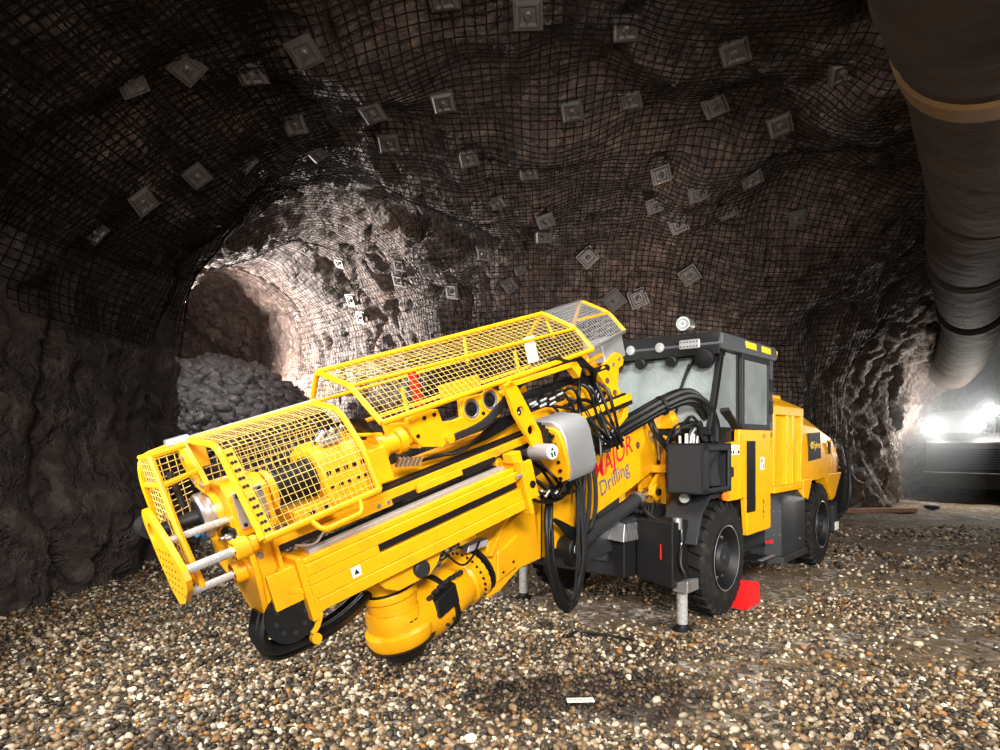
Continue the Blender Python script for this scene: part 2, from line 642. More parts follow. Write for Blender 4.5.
def ridged(P, o=3, seed=0):
    r, a = 0, 1.0
    for k in range(o):
        r = r + a * (1 - 2 * np.abs(vnoise(P * 2.1 ** k + 9.7 * k, seed + k)) ** 0.8)
        a *= 0.5
    return r


# ------------------------------------------------------------ the cavern as a distance field
CHAMBER = np.array([(-5.55, -5), (7.5, -5), (9.0, 6), (12.5, 11.2), (8.9, 15.2), (6.2, 13.9), (-1.6, 13.9), (-5.0, 10.9)], float)


def poly_sdf(x, y, poly):
    d = np.full(x.shape, 1e9)
    sgn = np.ones(x.shape)
    n = len(poly)
    for i in range(n):
        ax, ay = poly[i]
        bx, by = poly[(i - 1) % n]
        ex, ey = bx - ax, by - ay
        wx, wy = x - ax, y - ay
        t = np.clip((wx * ex + wy * ey) / (ex * ex + ey * ey), 0, 1)
        d = np.minimum(d, (wx - ex * t) ** 2 + (wy - ey * t) ** 2)
        c1 = y >= ay
        c2 = y < by
        c3 = ex * wy > ey * wx
        sgn = np.where((c1 & c2 & c3) | (~c1 & ~c2 & ~c3), -sgn, sgn)
    return sgn * np.sqrt(d)


def seg_sdf(x, y, p, q, hw):
    ex, ey = q[0] - p[0], q[1] - p[1]
    t = np.clip(((x - p[0]) * ex + (y - p[1]) * ey) / (ex * ex + ey * ey), 0, 1)
    return np.hypot(x - p[0] - ex * t, y - p[1] - ey * t) - hw


def extr(d, z, H, r):
    a = np.maximum(d + r, 0)
    b = np.maximum(z - (H - r), 0)
    return np.hypot(a, b) - r + np.minimum(np.maximum(d + r, z - (H - r)), 0)


def smin(a, b, k):
    h = np.clip(0.5 + 0.5 * (b - a) / k, 0, 1)
    return b + (a - b) * h - k * h * (1 - h)


def plan(x, y):
    return (poly_sdf(x, y, CHAMBER), seg_sdf(x, y, (-2.7, 12.3), (-11.2, 22.0), 2.75), seg_sdf(x, y, (8.0, 11.5), (18.6, 22.1), 2.75))


def sdf_pl(pl, z):
    a = extr(pl[0], z, 6.0, 3.6)
    b = extr(pl[1], z, 6.5, 2.75)
    c = extr(pl[2], z, 5.3, 2.7)
    return smin(smin(a, b, 0.9), c, 1.2)


def sdf(P):
    return sdf_pl(plan(P[:, 0], P[:, 1]), P[:, 2])


def grad(P):
    e = 0.03
    g = np.stack([sdf(P + np.array(d) * e) - sdf(P - np.array(d) * e) for d in ((1, 0, 0), (0, 1, 0), (0, 0, 1))], 1)
    return g / np.maximum(np.linalg.norm(g, axis=1, keepdims=True), 1e-9)


def disp_big(P):
    Q = P * np.array([1.0, 1.0, 0.8])
    return 0.42 * fbm(Q * 0.38, 2, 3) - 0.10 * ridged(Q * 0.8, 2, 11)


def disp(P):
    Q = P * np.array([1.0, 1.0, 0.55]) + 0.25 * P[:, [2, 0, 1]]
    d = disp_big(P)
    d = d - 0.065 * ridged(Q * 1.5, 3, 21)
    st = vnoise(np.stack([P[:, 0] * 1.1 + P[:, 2] * 0.5, P[:, 1] * 1.1 - P[:, 2] * 0.35, P[:, 2] * 0.45], 1) * 1.6, 31)
    d = d + 0.22 * (np.round(st * 3) / 3 - st) + 0.06 * vnoise(P * 5.0, 41) + 0.035 * vnoise(P * 10.7, 42)
    w2 = P * np.array([1.0, 1.0, 0.35]) + 0.35 * np.stack([vnoise(P * 0.9, 43), vnoise(P * 0.9, 44), vnoise(P * 0.9, 45)], 1)
    ck = np.abs(vnoise(w2 * 0.9, 46))
    d = d + 0.28 * np.clip(1 - ck / 0.10, 0, 1)
    return d


def march(o, d, tmax=45.0):
    """first hit of the smooth cavern surface along rays (numpy arrays)"""
    t = np.zeros(len(o))
    for _ in range(90):
        s = sdf(o + d * t[:, None])
        t = np.minimum(t + np.maximum(-s, 0.0) * 0.9, tmax)
    return o + d * t[:, None], t < tmax - 0.1


def surface_nets(F, org, h):
    nx, ny, nz = F.shape
    S = F < 0
    c = [(a, b, d) for a in (0, 1) for b in (0, 1) for d in (0, 1)]
    def sub(A, a, b, d):
        return A[a:nx - 1 + a, b:ny - 1 + b, d:nz - 1 + d]
    cnt = sum(sub(S, *k).astype(np.int8) for k in c)
    act = (cnt > 0) & (cnt < 8)
    idx = np.full(act.shape, -1, np.int64)
    I = np.argwhere(act)
    idx[act] = np.arange(len(I))
    acc = np.zeros((len(I), 3))
    num = np.zeros(len(I))
    for a in c:
        for ax in range(3):
            if a[ax]:
                continue
            b = list(a)
            b[ax] = 1
            fa = F[I[:, 0] + a[0], I[:, 1] + a[1], I[:, 2] + a[2]]
            fb = F[I[:, 0] + b[0], I[:, 1] + b[1], I[:, 2] + b[2]]
            m = (fa < 0) != (fb < 0)
            t = np.where(m, fa / np.where(m, fa - fb, 1), 0)
            p = np.tile(np.array(a, float), (len(I), 1))
            p[:, ax] += t
            acc += p * m[:, None]
            num += m
    V = org + (I + acc / num[:, None]) * h
    faces = []
    for ax in range(3):
        u, v = [(1, 2), (2, 0), (0, 1)][ax]
        sl0 = [slice(1, -1)] * 3
        sl1 = [slice(1, -1)] * 3
        sl0[ax] = slice(0, -1)
        sl1[ax] = slice(1, None)
        A, B = S[tuple(sl0)], S[tuple(sl1)]
        E = np.argwhere(A != B)
        inside = A[A != B]
        base = E + 1
        base[:, ax] -= 1
        q = []
        for du, dv in ((-1, -1), (0, -1), (0, 0), (-1, 0)):
            k = base.copy()
            k[:, u] += du
            k[:, v] += dv
            q.append(idx[k[:, 0], k[:, 1], k[:, 2]])
        q = np.stack(q, 1)
        q[inside] = q[inside][:, ::-1]
        faces.append(q)
    return V, np.concatenate(faces)


H = 0.1
gx = np.arange(-15.2, 22.6, H)
gy = np.arange(-6.2, 26.6, H)
gz = np.arange(-0.6, 7.4, H)
PX, PY = np.meshgrid(gx, gy, indexing='ij')
pl2 = plan(PX, PY)
FIELD = sdf_pl([p[:, :, None] for p in pl2], gz[None, None, :]).astype(np.float32)
CV, CF = surface_nets(FIELD, np.array([gx[0], gy[0], gz[0]]), H)
del FIELD
GN = grad(CV)
CVd = CV + GN * disp(CV)[:, None]
fc = CV[CF].mean(1)
fn = GN[CF].mean(1)
up = fn[:, 2] > 0.62
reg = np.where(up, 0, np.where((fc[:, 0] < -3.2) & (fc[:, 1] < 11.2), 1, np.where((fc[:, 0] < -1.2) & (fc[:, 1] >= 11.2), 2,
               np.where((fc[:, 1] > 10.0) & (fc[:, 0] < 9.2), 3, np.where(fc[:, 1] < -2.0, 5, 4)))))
# smooth normals shared by every piece so that no seam shows
e1 = CVd[CF[:, 2]] - CVd[CF[:, 0]]
e2 = CVd[CF[:, 3]] - CVd[CF[:, 1]]
fnrm = np.cross(e1, e2)
VN = np.zeros_like(CVd)
for k in range(4):
    np.add.at(VN, CF[:, k], fnrm)
VN /= np.maximum(np.linalg.norm(VN, axis=1, keepdims=True), 1e-9)
ROCKS = {}
for k, nm in enumerate(['ceiling', 'wall_left', 'wall_drift', 'wall_back', 'wall_right', 'wall_rear']):
    F_ = CF[reg == k]
    if not len(F_):
        continue
    used = np.unique(F_)
    mp = np.full(len(CVd), -1)
    mp[used] = np.arange(len(used))
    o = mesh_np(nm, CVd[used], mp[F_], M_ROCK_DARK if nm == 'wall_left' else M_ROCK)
    o.data.normals_split_custom_set_from_vertices([tuple(n) for n in VN[used]])
    tag(o, kind='structure')
    ROCKS[nm] = o
for nm, lb in dict(ceiling='dark rock roof of the mine cavern under wire netting', wall_left='dark rock pillar at the left edge of the cavern',
                   wall_drift='pale lit rock wall curving into the side drift', wall_back='netted rock wall behind the machine',
                   wall_right='rock wall of the drift on the right', wall_rear='rock wall closing the cavern').items():
    if nm in ROCKS:
        ROCKS[nm]['label'] = lb


def floor_z(x, y):
    P = np.stack([x, y, np.zeros_like(x)], 1)
    return 0.02 * vnoise(P * 0.9, 51) + 0.012 * vnoise(P * 2.7, 52) - 0.02


def wet_mask(x, y):
    P = np.stack([x, y, np.zeros_like(x)], 1)
    r = np.hypot((x - 0.72) / 0.85, (y - 4.50) / 0.38) + 0.45 * vnoise(P * 2.0, 61) + 0.12 * vnoise(P * 7.0, 62)
    return np.clip((1.05 - r) / 0.18, 0, 1)


def sand_mask(X, Y):
    # packed sand around the machine and to its right keeps fewer stones on top
    P = np.stack([X, Y, 0 * X], 1)
    s_ = 0.45 + 0.5 * vnoise(P * 0.75, 71) + 0.25 * vnoise(P * 2.2, 72)
    return s_ + np.clip((X + 0.6) * 0.4, 0, 0.8) * np.clip((Y - 3.7) / 1.4, 0, 1)


fx = np.arange(-14.4, 22.2, 0.1)
fy = np.arange(-6.0, 26.2, 0.1)
FX, FY = np.meshgrid(fx, fy, indexing='ij')
FZ = floor_z(FX.ravel(), FY.ravel())
nxx, nyy = FX.shape
ii = np.arange(nxx * nyy).reshape(nxx, nyy)
fq = np.stack([ii[:-1, :-1].ravel(), ii[1:, :-1].ravel(), ii[1:, 1:].ravel(), ii[:-1, 1:].ravel()], 1)
floor = mesh_np('floor', np.stack([FX.ravel(), FY.ravel(), FZ], 1), fq, M_GROUND)
tag(floor, 'brown sandy gravel ground of the cavern', kind='structure')
at = floor.data.attributes.new('sand', 'FLOAT', 'POINT')
at.data.foreach_set('value', np.clip((sand_mask(FX.ravel(), FY.ravel()) - 0.55) / 0.5, 0, 1).astype(np.float32))
at = floor.data.attributes.new('wet', 'FLOAT', 'POINT')
at.data.foreach_set('value', wet_mask(FX.ravel(), FY.ravel()).astype(np.float32))


# ------------------------------------------------------------ gravel
def ico():
    t = (1 + 5 ** 0.5) / 2
    v = np.array([(-1, t, 0), (1, t, 0), (-1, -t, 0), (1, -t, 0), (0, -1, t), (0, 1, t), (0, -1, -t), (0, 1, -t), (t, 0, -1), (t, 0, 1), (-t, 0, -1), (-t, 0, 1)], float)
    f = np.array([(0, 11, 5), (0, 5, 1), (0, 1, 7), (0, 7, 10), (0, 10, 11), (1, 5, 9), (5, 11, 4), (11, 10, 2), (10, 7, 6), (7, 1, 8),
                  (3, 9, 4), (3, 4, 2), (3, 2, 6), (3, 6, 8), (3, 8, 9), (4, 9, 5), (2, 4, 11), (6, 2, 10), (8, 6, 7), (9, 8, 1)])
    return v / np.linalg.norm(v[0]), f


def subdiv(v, f):
    v = [tuple(p) for p in v]
    cache = {}
    out = []
    def mid(a, b):
        k = (min(a, b), max(a, b))
        if k not in cache:
            p = np.array(v[a]) + np.array(v[b])
            p /= np.linalg.norm(p)
            v.append(tuple(p))
            cache[k] = len(v) - 1
        return cache[k]
    for a, b, c in f:
        x, y, z = mid(a, b), mid(b, c), mid(c, a)
        out += [(a, x, z), (b, y, x), (c, z, y), (x, y, z)]
    return np.array(v), np.array(out)


IV, IF = ico()
IV2, IF2 = subdiv(IV, IF)


def scatter(pos, rad, flat, base_v, base_f, lump, seed, stretch=0.35):
    """many irregular stones as one vertex array"""
    g = np.random.default_rng(seed)
    n = len(pos)
    nv = len(base_v)
    V = np.tile(base_v, (n, 1, 1))
    V = V * (1 + lump * g.uniform(-1, 1, (n, nv, 1)))
    sc = np.stack([1 + stretch * g.uniform(-1, 1, n), 1 + stretch * g.uniform(-1, 1, n), flat * (1 + 0.3 * g.uniform(-1, 1, n))], 1)
    V = V * sc[:, None, :] * rad[:, None, None]
    ax = g.normal(0, 0.35, (n, 2))
    az = g.uniform(0, 2 * np.pi, n)
    cx, sx = np.cos(ax[:, 0]), np.sin(ax[:, 0])
    y, z = V[:, :, 1] * cx[:, None] - V[:, :, 2] * sx[:, None], V[:, :, 1] * sx[:, None] + V[:, :, 2] * cx[:, None]
    cy, sy = np.cos(ax[:, 1]), np.sin(ax[:, 1])
    x, z = V[:, :, 0] * cy[:, None] + z * sy[:, None], -V[:, :, 0] * sy[:, None] + z * cy[:, None]
    ca, sa = np.cos(az), np.sin(az)
    X = x * ca[:, None] - y * sa[:, None]
    Y = x * sa[:, None] + y * ca[:, None]
    out = np.stack([X, Y, z], 2) + pos[:, None, :]
    F_ = base_f[None] + (np.arange(n) * nv)[:, None, None]
    return out.reshape(-1, 3), F_.reshape(-1, 3)


def stone_field(y0, y1, sp, rmin, rmax, base, seed):
    g = np.random.default_rng(seed)
    xs = np.arange(-0.86 * y1 - 0.8, 0.86 * y1 + 0.8, sp)
    ys = np.arange(y0, y1, sp)
    X, Y = [a.ravel() for a in np.meshgrid(xs, ys)]
    X = X + g.uniform(-0.55, 0.55, len(X)) * sp
    Y = Y + g.uniform(-0.55, 0.55, len(Y)) * sp
    k = (np.abs(X) < 0.86 * Y + 0.8) & (poly_sdf(X, Y, CHAMBER) < 0.3)
    X, Y = X[k], Y[k]
    P = np.stack([X, Y, 0 * X], 1)
    sand = sand_mask(X, Y)
    keep = g.uniform(0, 1, len(X)) < np.clip(1.55 - sand * 1.05, 0.10, 1.0)
    X, Y, sand = X[keep], Y[keep], sand[keep]
    r = rmin + (rmax - rmin) * g.uniform(0, 1, len(X)) ** 2.2
    z = floor_z(X, Y) + r * g.uniform(-0.1, 1.0, len(X)) - 0.02 * np.clip(sand - 0.8, 0, 1)
    pos = np.stack([X, Y, z], 1)
    V, F_ = scatter(pos, r, 0.74, base[0], base[1], 0.22 if len(base[0]) < 20 else 0.13, seed)
    w = np.repeat(wet_mask(X, Y), len(base[0]))
    return V, F_, w


parts = [stone_field(3.2, 5.0, 0.031, 0.011, 0.026, (IV2, IF2), 1), stone_field(5.0, 8.2, 0.038, 0.013, 0.029, (IV, IF), 2),
         stone_field(8.2, 13.5, 0.065, 0.018, 0.036, (IV, IF), 3)]
GV, GF, GW, k0 = [], [], [], 0
for V, F_, w in parts:
    GV.append(V)
    GF.append(F_ + k0)
    GW.append(w)
    k0 += len(V)
gravel = mesh_np('gravel', np.concatenate(GV), np.concatenate(GF), M_STONE, None, False)
at = gravel.data.attributes.new('wet', 'FLOAT', 'POINT')
at.data.foreach_set('value', np.concatenate(GW).astype(np.float32))
tag(gravel, 'loose grey, white and rust gravel covering the ground', 'gravel', kind='stuff')
# larger pebbles that can be picked out one by one
base_meshes = []
for k in range(8):
    V, F_ = scatter(np.zeros((1, 3)), np.array([1.0]), 0.62, IV2, IF2, 0.13, 100 + k, 0.3)
    o = mesh_np('stone', V, F_, M_STONE1, None, False)
    base_meshes.append(o.data)
    bpy.data.objects.remove(o)
g = np.random.default_rng(5)
cnt = 0
while cnt < 240:
    y = 3.55 + 2.6 * g.uniform() ** 1.5
    x = g.uniform(-0.78 * y, 0.78 * y)
    r = g.uniform(0.024, 0.036)
    me = base_meshes[cnt % 8]
    o = bpy.data.objects.new('stone', me)
    o.location = (x, y, float(floor_z(np.array([x]), np.array([y]))[0]) + r * 0.35)
    o.rotation_euler = (g.normal(0, 0.25), g.normal(0, 0.25), g.uniform(0, 6.28))
    o.scale = (r, r, r)
    o.parent = floor
    col.objects.link(o)
    cnt += 1


# ------------------------------------------------------------ wire netting bolted over the rock
def tubes_from_grid(G, mask, r):
    """G: (n,m,3) grid of points, mask of valid points; 3-sided wires along both directions"""
    V, F_, k = [], [], 0
    for A, Mk in ((G, mask), (np.swapaxes(G, 0, 1), mask.T)):
        d = np.zeros_like(A)
        d[:, 1:-1] = A[:, 2:] - A[:, :-2]
        d[:, 0] = A[:, 1] - A[:, 0]
        d[:, -1] = A[:, -1] - A[:, -2]
        d /= np.maximum(np.linalg.norm(d, axis=2, keepdims=True), 1e-9)
        t = np.array([0.31, 0.27, 0.91])
        e1 = np.cross(d, t)
        e1 /= np.maximum(np.linalg.norm(e1, axis=2, keepdims=True), 1e-9)
        e2 = np.cross(d, e1)
        R = [A + r * (e1 * math.cos(a) + e2 * math.sin(a)) for a in (0.3, 2.394, 4.489)]
        VV = np.stack(R, 2)
        n, m = A.shape[:2]
        idx = np.arange(n * m * 3).reshape(n, m, 3) + k
        ok = Mk[:, 1:] & Mk[:, :-1] & (np.linalg.norm(A[:, 1:] - A[:, :-1], axis=2) < 0.45)
        for q in range(3):
            p = (q + 1) % 3
            f = np.stack([idx[:, :-1, q], idx[:, :-1, p], idx[:, 1:, p], idx[:, 1:, q]], 2)
            F_.append(f[ok])
        V.append(VV.reshape(-1, 3))
        k += n * m * 3
    V = np.concatenate(V)
    F_ = np.concatenate(F_)
    used = np.unique(F_)
    mp = np.full(len(V), -1)
    mp[used] = np.arange(len(used))
    return V[used], mp[F_]


def drape(o, d):
    sh = o.shape
    P, ok = march(o.reshape(-1, 3), d.reshape(-1, 3))
    n = grad(P)
    a = (disp(P) - 0.02).reshape(sh[:2])
    m = a
    for ax in (0, 1):
        m = np.minimum(m, np.minimum(np.roll(m, 1, ax), np.roll(m, -1, ax)))
    for _ in range(2):
        for ax in (0, 1):
            m = (m + np.roll(m, 1, ax) + np.roll(m, -1, ax)) / 3
    P = P + n * m.reshape(-1)[:, None]
    return P.reshape(sh), ok.reshape(sh[:2])


def net_roof():
    xs = np.arange(-6.0, 9.6, 0.115)
    th0 = np.radians(np.linspace(1, 128, 400))
    o = np.tile(np.array([1.0, 5.5, 1.6]), (400, 1))
    d = np.stack([0 * th0, np.cos(th0), np.sin(th0)], 1)
    P, _ = march(o, d)
    s = np.concatenate([[0], np.cumsum(np.linalg.norm(np.diff(P, axis=0), axis=1))])
    th = np.interp(np.arange(0, s[-1], 0.115), s, th0)
    A, B = np.meshgrid(xs, th, indexing='ij')
    sh = 0.12 * np.sin(A * 0.8)
    o = np.stack([A, np.full_like(A, 5.5), np.full_like(A, 1.6)], 2)
    d = np.stack([0.10 + 0.22 * np.sin(B) * 0 + 0 * A, np.cos(B + sh * 0.15), np.sin(B + sh * 0.15)], 2)
    d /= np.linalg.norm(d, axis=2, keepdims=True)
    P, ok = drape(o, d)
    ok &= (P[:, :, 2] > 0.7) & (P[:, :, 2] < 7.5) & (P[:, :, 1] < 16)
    ok &= ~((P[:, :, 0] < -2.0) & (P[:, :, 1] > 11.5))
    return tubes_from_grid(P, ok, 0.0085)


def net_pillar():
    ys = np.arange(0.5, 12.5, 0.12)
    th = np.radians(np.arange(20, 78, 1.35))
    A, B = np.meshgrid(ys, th, indexing='ij')
    o = np.stack([np.full_like(A, -1.2), A - 1.2, np.full_like(A, 1.7)], 2)
    d = np.stack([-np.cos(B), 0.18 * np.cos(B), np.sin(B)], 2)
    d /= np.linalg.norm(d, axis=2, keepdims=True)
    P, ok = drape(o, d)
    low = 3.1 + 0.5 * np.sin(A * 1.3) + 0.25 * np.sin(A * 3.1)
    ok &= (P[:, :, 2] > low) & (P[:, :, 1] < 13.0)
    return tubes_from_grid(P, ok, 0.0085)


def net_drift():
    """netting on the far wall and roof of the side drift"""
    ax0, dr = np.array([-2.7, 12.3]), np.array([-0.66, 0.75])
    nr = np.array([0.75, 0.66])
    ss = np.arange(-0.6, 8.5, 0.13)
    th = np.radians(np.arange(14, 120, 2.0))
    A, B = np.meshgrid(ss, th, indexing='ij')
    o = np.stack([ax0[0] + dr[0] * A, ax0[1] + dr[1] * A, np.full_like(A, 1.6)], 2)
    d = np.stack([nr[0] * np.cos(B), nr[1] * np.cos(B), np.sin(B)], 2)
    P, ok = drape(o, d)
    return tubes_from_grid(P, ok, 0.006)


for nm, (V, F_), par in (('netting', net_roof(), 'ceiling'), ('netting', net_pillar(), 'wall_left'), ('netting', net_drift(), 'wall_drift')):
    o = mesh_np(nm, V, F_, M_NET, ROCKS[par])
    tag(o, kind='stuff')

# ------------------------------------------------------------ bolt plates
plate_mb = MB()
q = 0.5


def sq(s_, z):
    return [(-s_, -s_, z), (s_, -s_, z), (s_, s_, z), (-s_, s_, z)]


plate_mb.loft([sq(0.5, -0.03), sq(0.5, 0.03), sq(0.44, 0.03), sq(0.36, 0.13), sq(0.30, 0.13), sq(0.24, 0.06)])
pm = plate_mb.build('bolt_plate', M_PLATE, None, 0, 30)
dm = MB().lathe((0, 0, 0.04), (0, 0, 1), [(0, 0.19), (0.07, 0.16), (0.12, 0.09)], 12).cyl((0, 0, 0.12), (0, 0, 0.30), 0.065, n=6).cyl((0, 0, 0.2), (0, 0, 0.42), 0.035, n=6).build('bolt', M_PLATE, None, 0, 30)
PLATES = [(528, 22, 4, .30), (627, 38, 12, .30), (735, 40, 30, .30), (300, 18, 20, .30), (443, 8, 10, .30), (178, 50, 30, .28), (120, 66, 2, .26), (245, 55, 0, .30),
          (185, 162, 20, .27), (125, 187, 10, .27), (388, 134, 0, .30), (292, 116, 5, .28), (443, 92, 8, .28), (372, 82, 20, .28), (318, 155, 20, .26), (246, 162, 28, .26),
          (468, 143, 10, .28), (528, 150, 15, .28), (497, 176, 30, .26), (545, 195, 20, .30), (428, 191, 20, .26), (543, 230, 5, .30), (481, 257, 8, .32),
          (588, 257, 45, .34), (506, 290, 38, .30), (517, 275, 30, .26), (613, 297, 45, .38), (637, 295, 25, .36), (687, 267, 40, .34), (699, 168, 20, .32), (727, 207, 28, .32),
          (655, 187, 20, .30), (630, 104, 20, .28), (572, 104, 15, .28), (715, 113, 35, .30), (780, 118, 30, .30), (677, 210, 30, .30), (752, 170, 30, .32), (661, 156, 20, .28),
          (402, 262, 5, .30), (400, 279, 5, .30), (433, 262, 15, .32), (450, 292, 5, .34), (352, 300, 15, .34), (333, 272, 5, .30), (303, 258, 35, .30), (365, 316, 10, .32),
          (298, 315, 5, .32), (82, 225, 10, .25), (798, 220, 20, .30), (843, 60, 20, .3)]
po = np.tile(np.array([0, 0, CAMZ]), (len(PLATES), 1))
pd = np.array([((a - 500) / FPX, 1.0, (HORY - b) / FPX) for a, b, _, _ in PLATES])
pd /= np.linalg.norm(pd, axis=1, keepdims=True)
PP, _ = march(po, pd)
PN = grad(PP)
PD = disp(PP)
for _k in range(14):
    _q = PP + np.random.default_rng(400 + _k).normal(0, 0.13, PP.shape)
    PD = np.minimum(PD, disp(_q))
PD = PD - 0.03
for (a, b, rot, size), P, n, dd in zip(PLATES, PP, PN, PD):
    zn = Vector(tuple(-n))
    jit = Vector((random.uniform(-.22, .22), random.uniform(-.22, .22), random.uniform(-.22, .22)))
    zn = (zn + jit + Vector((0, -0.45 * max(0.0, n[2]), 0))).normalized()
    xa = Vector((1, 0, 0)) - zn * zn.x
    xa.normalize()
    ya = zn.cross(xa)
    Mx = Matrix((xa, ya, zn)).transposed().to_4x4() @ Matrix.Rotation(math.radians(rot), 4, 'Z') @ Matrix.Scale(size, 4)
    Mx.translation = Vector(tuple(P + n * dd))
    par = 'ceiling' if n[2] > 0.62 else ('wall_left' if P[0] < -3.2 and P[1] < 11.2 else ('wall_drift' if P[0] < -1.2 else 'wall_back'))
    o = bpy.data.objects.new('bolt_plate', pm.data)
    col.objects.link(o)
    o.parent = ROCKS[par]
    o.matrix_world = Mx
    c = bpy.data.objects.new('bolt', dm.data)
    col.objects.link(c)
    c.parent = o
bpy.data.objects.remove(pm)
bpy.data.objects.remove(dm)


# ============================================================ the drill rig
RIG_O = Vector((1.474, 7.186, 0.0))
fwd = Vector((-0.653, -0.758, 0)).normalized()
rig = empty('drill_rig', RIG_O, math.atan2(fwd.y, fwd.x))
tag(rig, 'yellow and dark grey core drilling rig with caged feed on a folded boom', 'drill rig')
RIG_M = Matrix.Translation(RIG_O) @ Matrix.Rotation(math.atan2(fwd.y, fwd.x), 4, 'Z')
RIG_INV = RIG_M.inverted()
# frame of the drill feed: f along the feed (rearwards, up), w across to the near side, u upwards
pit = math.radians(16.8)
hh = Vector((0.766, 0.643, 0)).normalized()
Ff = hh * math.cos(pit) + Vector((0, 0, 1)) * math.sin(pit)
Fw = hh.cross(Vector((0, 0, 1)))
Fu = Fw.cross(Ff)
FEED = Matrix((Ff, Fw, Fu)).transposed().to_4x4()
FEED.translation = Vector((-0.71, 4.18, 1.0))
FT = RIG_INV @ FEED


def feed():
    return MB(FT)


def R():
    return MB()


def F2R(f, w, u):
    return tuple(FT @ Vector((f, w, u)))


def arc(cx, cy, r, a0, a1, n=8):
    return [(cx + r * math.cos(math.radians(a0 + (a1 - a0) * i / n)), cy + r * math.sin(math.radians(a0 + (a1 - a0) * i / n))) for i in range(n + 1)]


def round_path(pts, r=0.05, n=4):
    P = [Vector(p) for p in pts]
    out = [P[0]]
    for i in range(1, len(P) - 1):
        a, b, c = P[i - 1], P[i], P[i + 1]
        k = min(r, (a - b).length * 0.45, (c - b).length * 0.45)
        p0 = b + (a - b).normalized() * k
        p1 = b + (c - b).normalized() * k
        for j in range(n + 1):
            t = j / n
            out.append(p0 * (1 - t) ** 2 + b * 2 * t * (1 - t) + p1 * t * t)
    out.append(P[-1])
    return [tuple(p) for p in out]


def wire_panel(mb, a0, a1, b1, b0, sp, r, n=4):
    """wires over a four-sided panel a0-a1 / b0-b1"""
    a0, a1, b0, b1 = [Vector(p) for p in (a0, a1, b0, b1)]
    na = max(2, round((a1 - a0).length / sp))
    nb = max(2, round((b0 - a0).length / sp))
    for i in range(1, na):
        t = i / na
        mb.cyl(a0.lerp(a1, t), b0.lerp(b1, t), r, n=n)
    for j in range(1, nb):
        t = j / nb
        mb.cyl(a0.lerp(b0, t), a1.lerp(b1, t), r, n=n)


def bolts(mb, pts, axis, r=0.01, h=0.008):
    a = Vector(axis)
    for p in pts:
        mb.cyl(Vector(p) - a * 0.003, Vector(p) + a * h, r, n=6)




# ---------------------------------------------------------- feed: cradle beam on the near side
b = feed()
b.box(-0.66, 0.95, 0.04, 0.31, -0.005, 0.065)
b.box(-0.66, 0.95, 0.04, 0.30, 0.065, 0.150)
b.box(-0.66, -0.20, 0.04, 0.30, 0.150, 0.205)
b.box(-0.20, 0.95, 0.04, 0.265, 0.150, 0.205)
b.box(-0.66, 0.95, 0.04, 0.30, 0.205, 0.270)
b.box(-0.66, 0.95, 0.04, 0.275, 0.270, 0.300)
beam = b.build('cradle_beam', M_YEL, rig, 0.006)
b = feed().box(-0.195, 0.93, 0.264, 0.285, 0.158, 0.197)
b.build('slot_strip', M_BLACK, beam, 0.004)
feed().box(-0.58, 0.90, 0.17, 0.235, 0.299, 0.322).build('slide_rail', M_SILVER, beam, 0.004)
feed().box(-0.45, 0.93, 0.06, 0.12, 0.299, 0.312).build('slide_rail', M_BLACK, beam, 0.004)
b = feed().prism(arc(-0.36, 0.115, 0.03, 0, 360, 12)[:-1], 1, 0.299, 0.302)
b = feed().box(-0.405, -0.345, 0.299, 0.303, 0.085, 0.145)
b.build('warning_sticker', M_WHITE, beam)
feed().prism([(-0.392, 0.10), (-0.358, 0.10), (-0.375, 0.133)], 1, 0.3025, 0.304).build('warning_triangle', M_BLACK, beam)
# front end of the beam: flange, drum cheeks, hose drum
b = feed()
b.box(-0.70, -0.66, 0.02, 0.335, -0.03, 0.33)
b.box(-0.86, -0.70, 0.28, 0.31, 0.10, 0.30)
b.box(-0.86, -0.70, 0.05, 0.08, 0.02, 0.30)
b.box(-0.78, -0.66, 0.06, 0.30, 0.27, 0.30)
b.build('beam_flange', M_YEL, rig, 0.006)
arcp = [(-0.79 + 0.165 * math.cos(math.radians(a)), 0.03 + 0.165 * math.sin(math.radians(a))) for a in range(-60, 100, 16)]
arci = [(-0.79 + 0.135 * math.cos(math.radians(a)), 0.03 + 0.135 * math.sin(math.radians(a))) for a in range(-60, 100, 16)]
b = feed()
n = len(arcp)
b.loft([[(arcp[i][0], 0.295, arcp[i][1]), (arcp[i][0], 0.315, arcp[i][1]), (arci[i][0], 0.315, arci[i][1]), (arci[i][0], 0.295, arci[i][1])] for i in range(n)])
b.prism(arc(-0.70, -0.135, 0.03, 0, 360, 12)[:-1], 1, 0.27, 0.315)
b.build('drum_cheek', M_YEL, rig, 0.004)
b = feed().lathe((-0.79, 0.08, 0.03), (0, 1, 0), [(0, 0.135), (0.02, 0.14), (0.03, 0.10), (0.16, 0.10), (0.17, 0.14), (0.20, 0.14)], 28)
dr = b.build('hose_drum', M_BLACK, rig)
b = feed()
for k in range(8):
    a = k * math.pi / 4
    b.cyl((-0.79 + 0.085 * math.cos(a), 0.28, 0.03 + 0.085 * math.sin(a)), (-0.79 + 0.085 * math.cos(a), 0.287, 0.03 + 0.085 * math.sin(a)), 0.013, n=8)
b.build('drum_bolts', M_DGREY, dr)
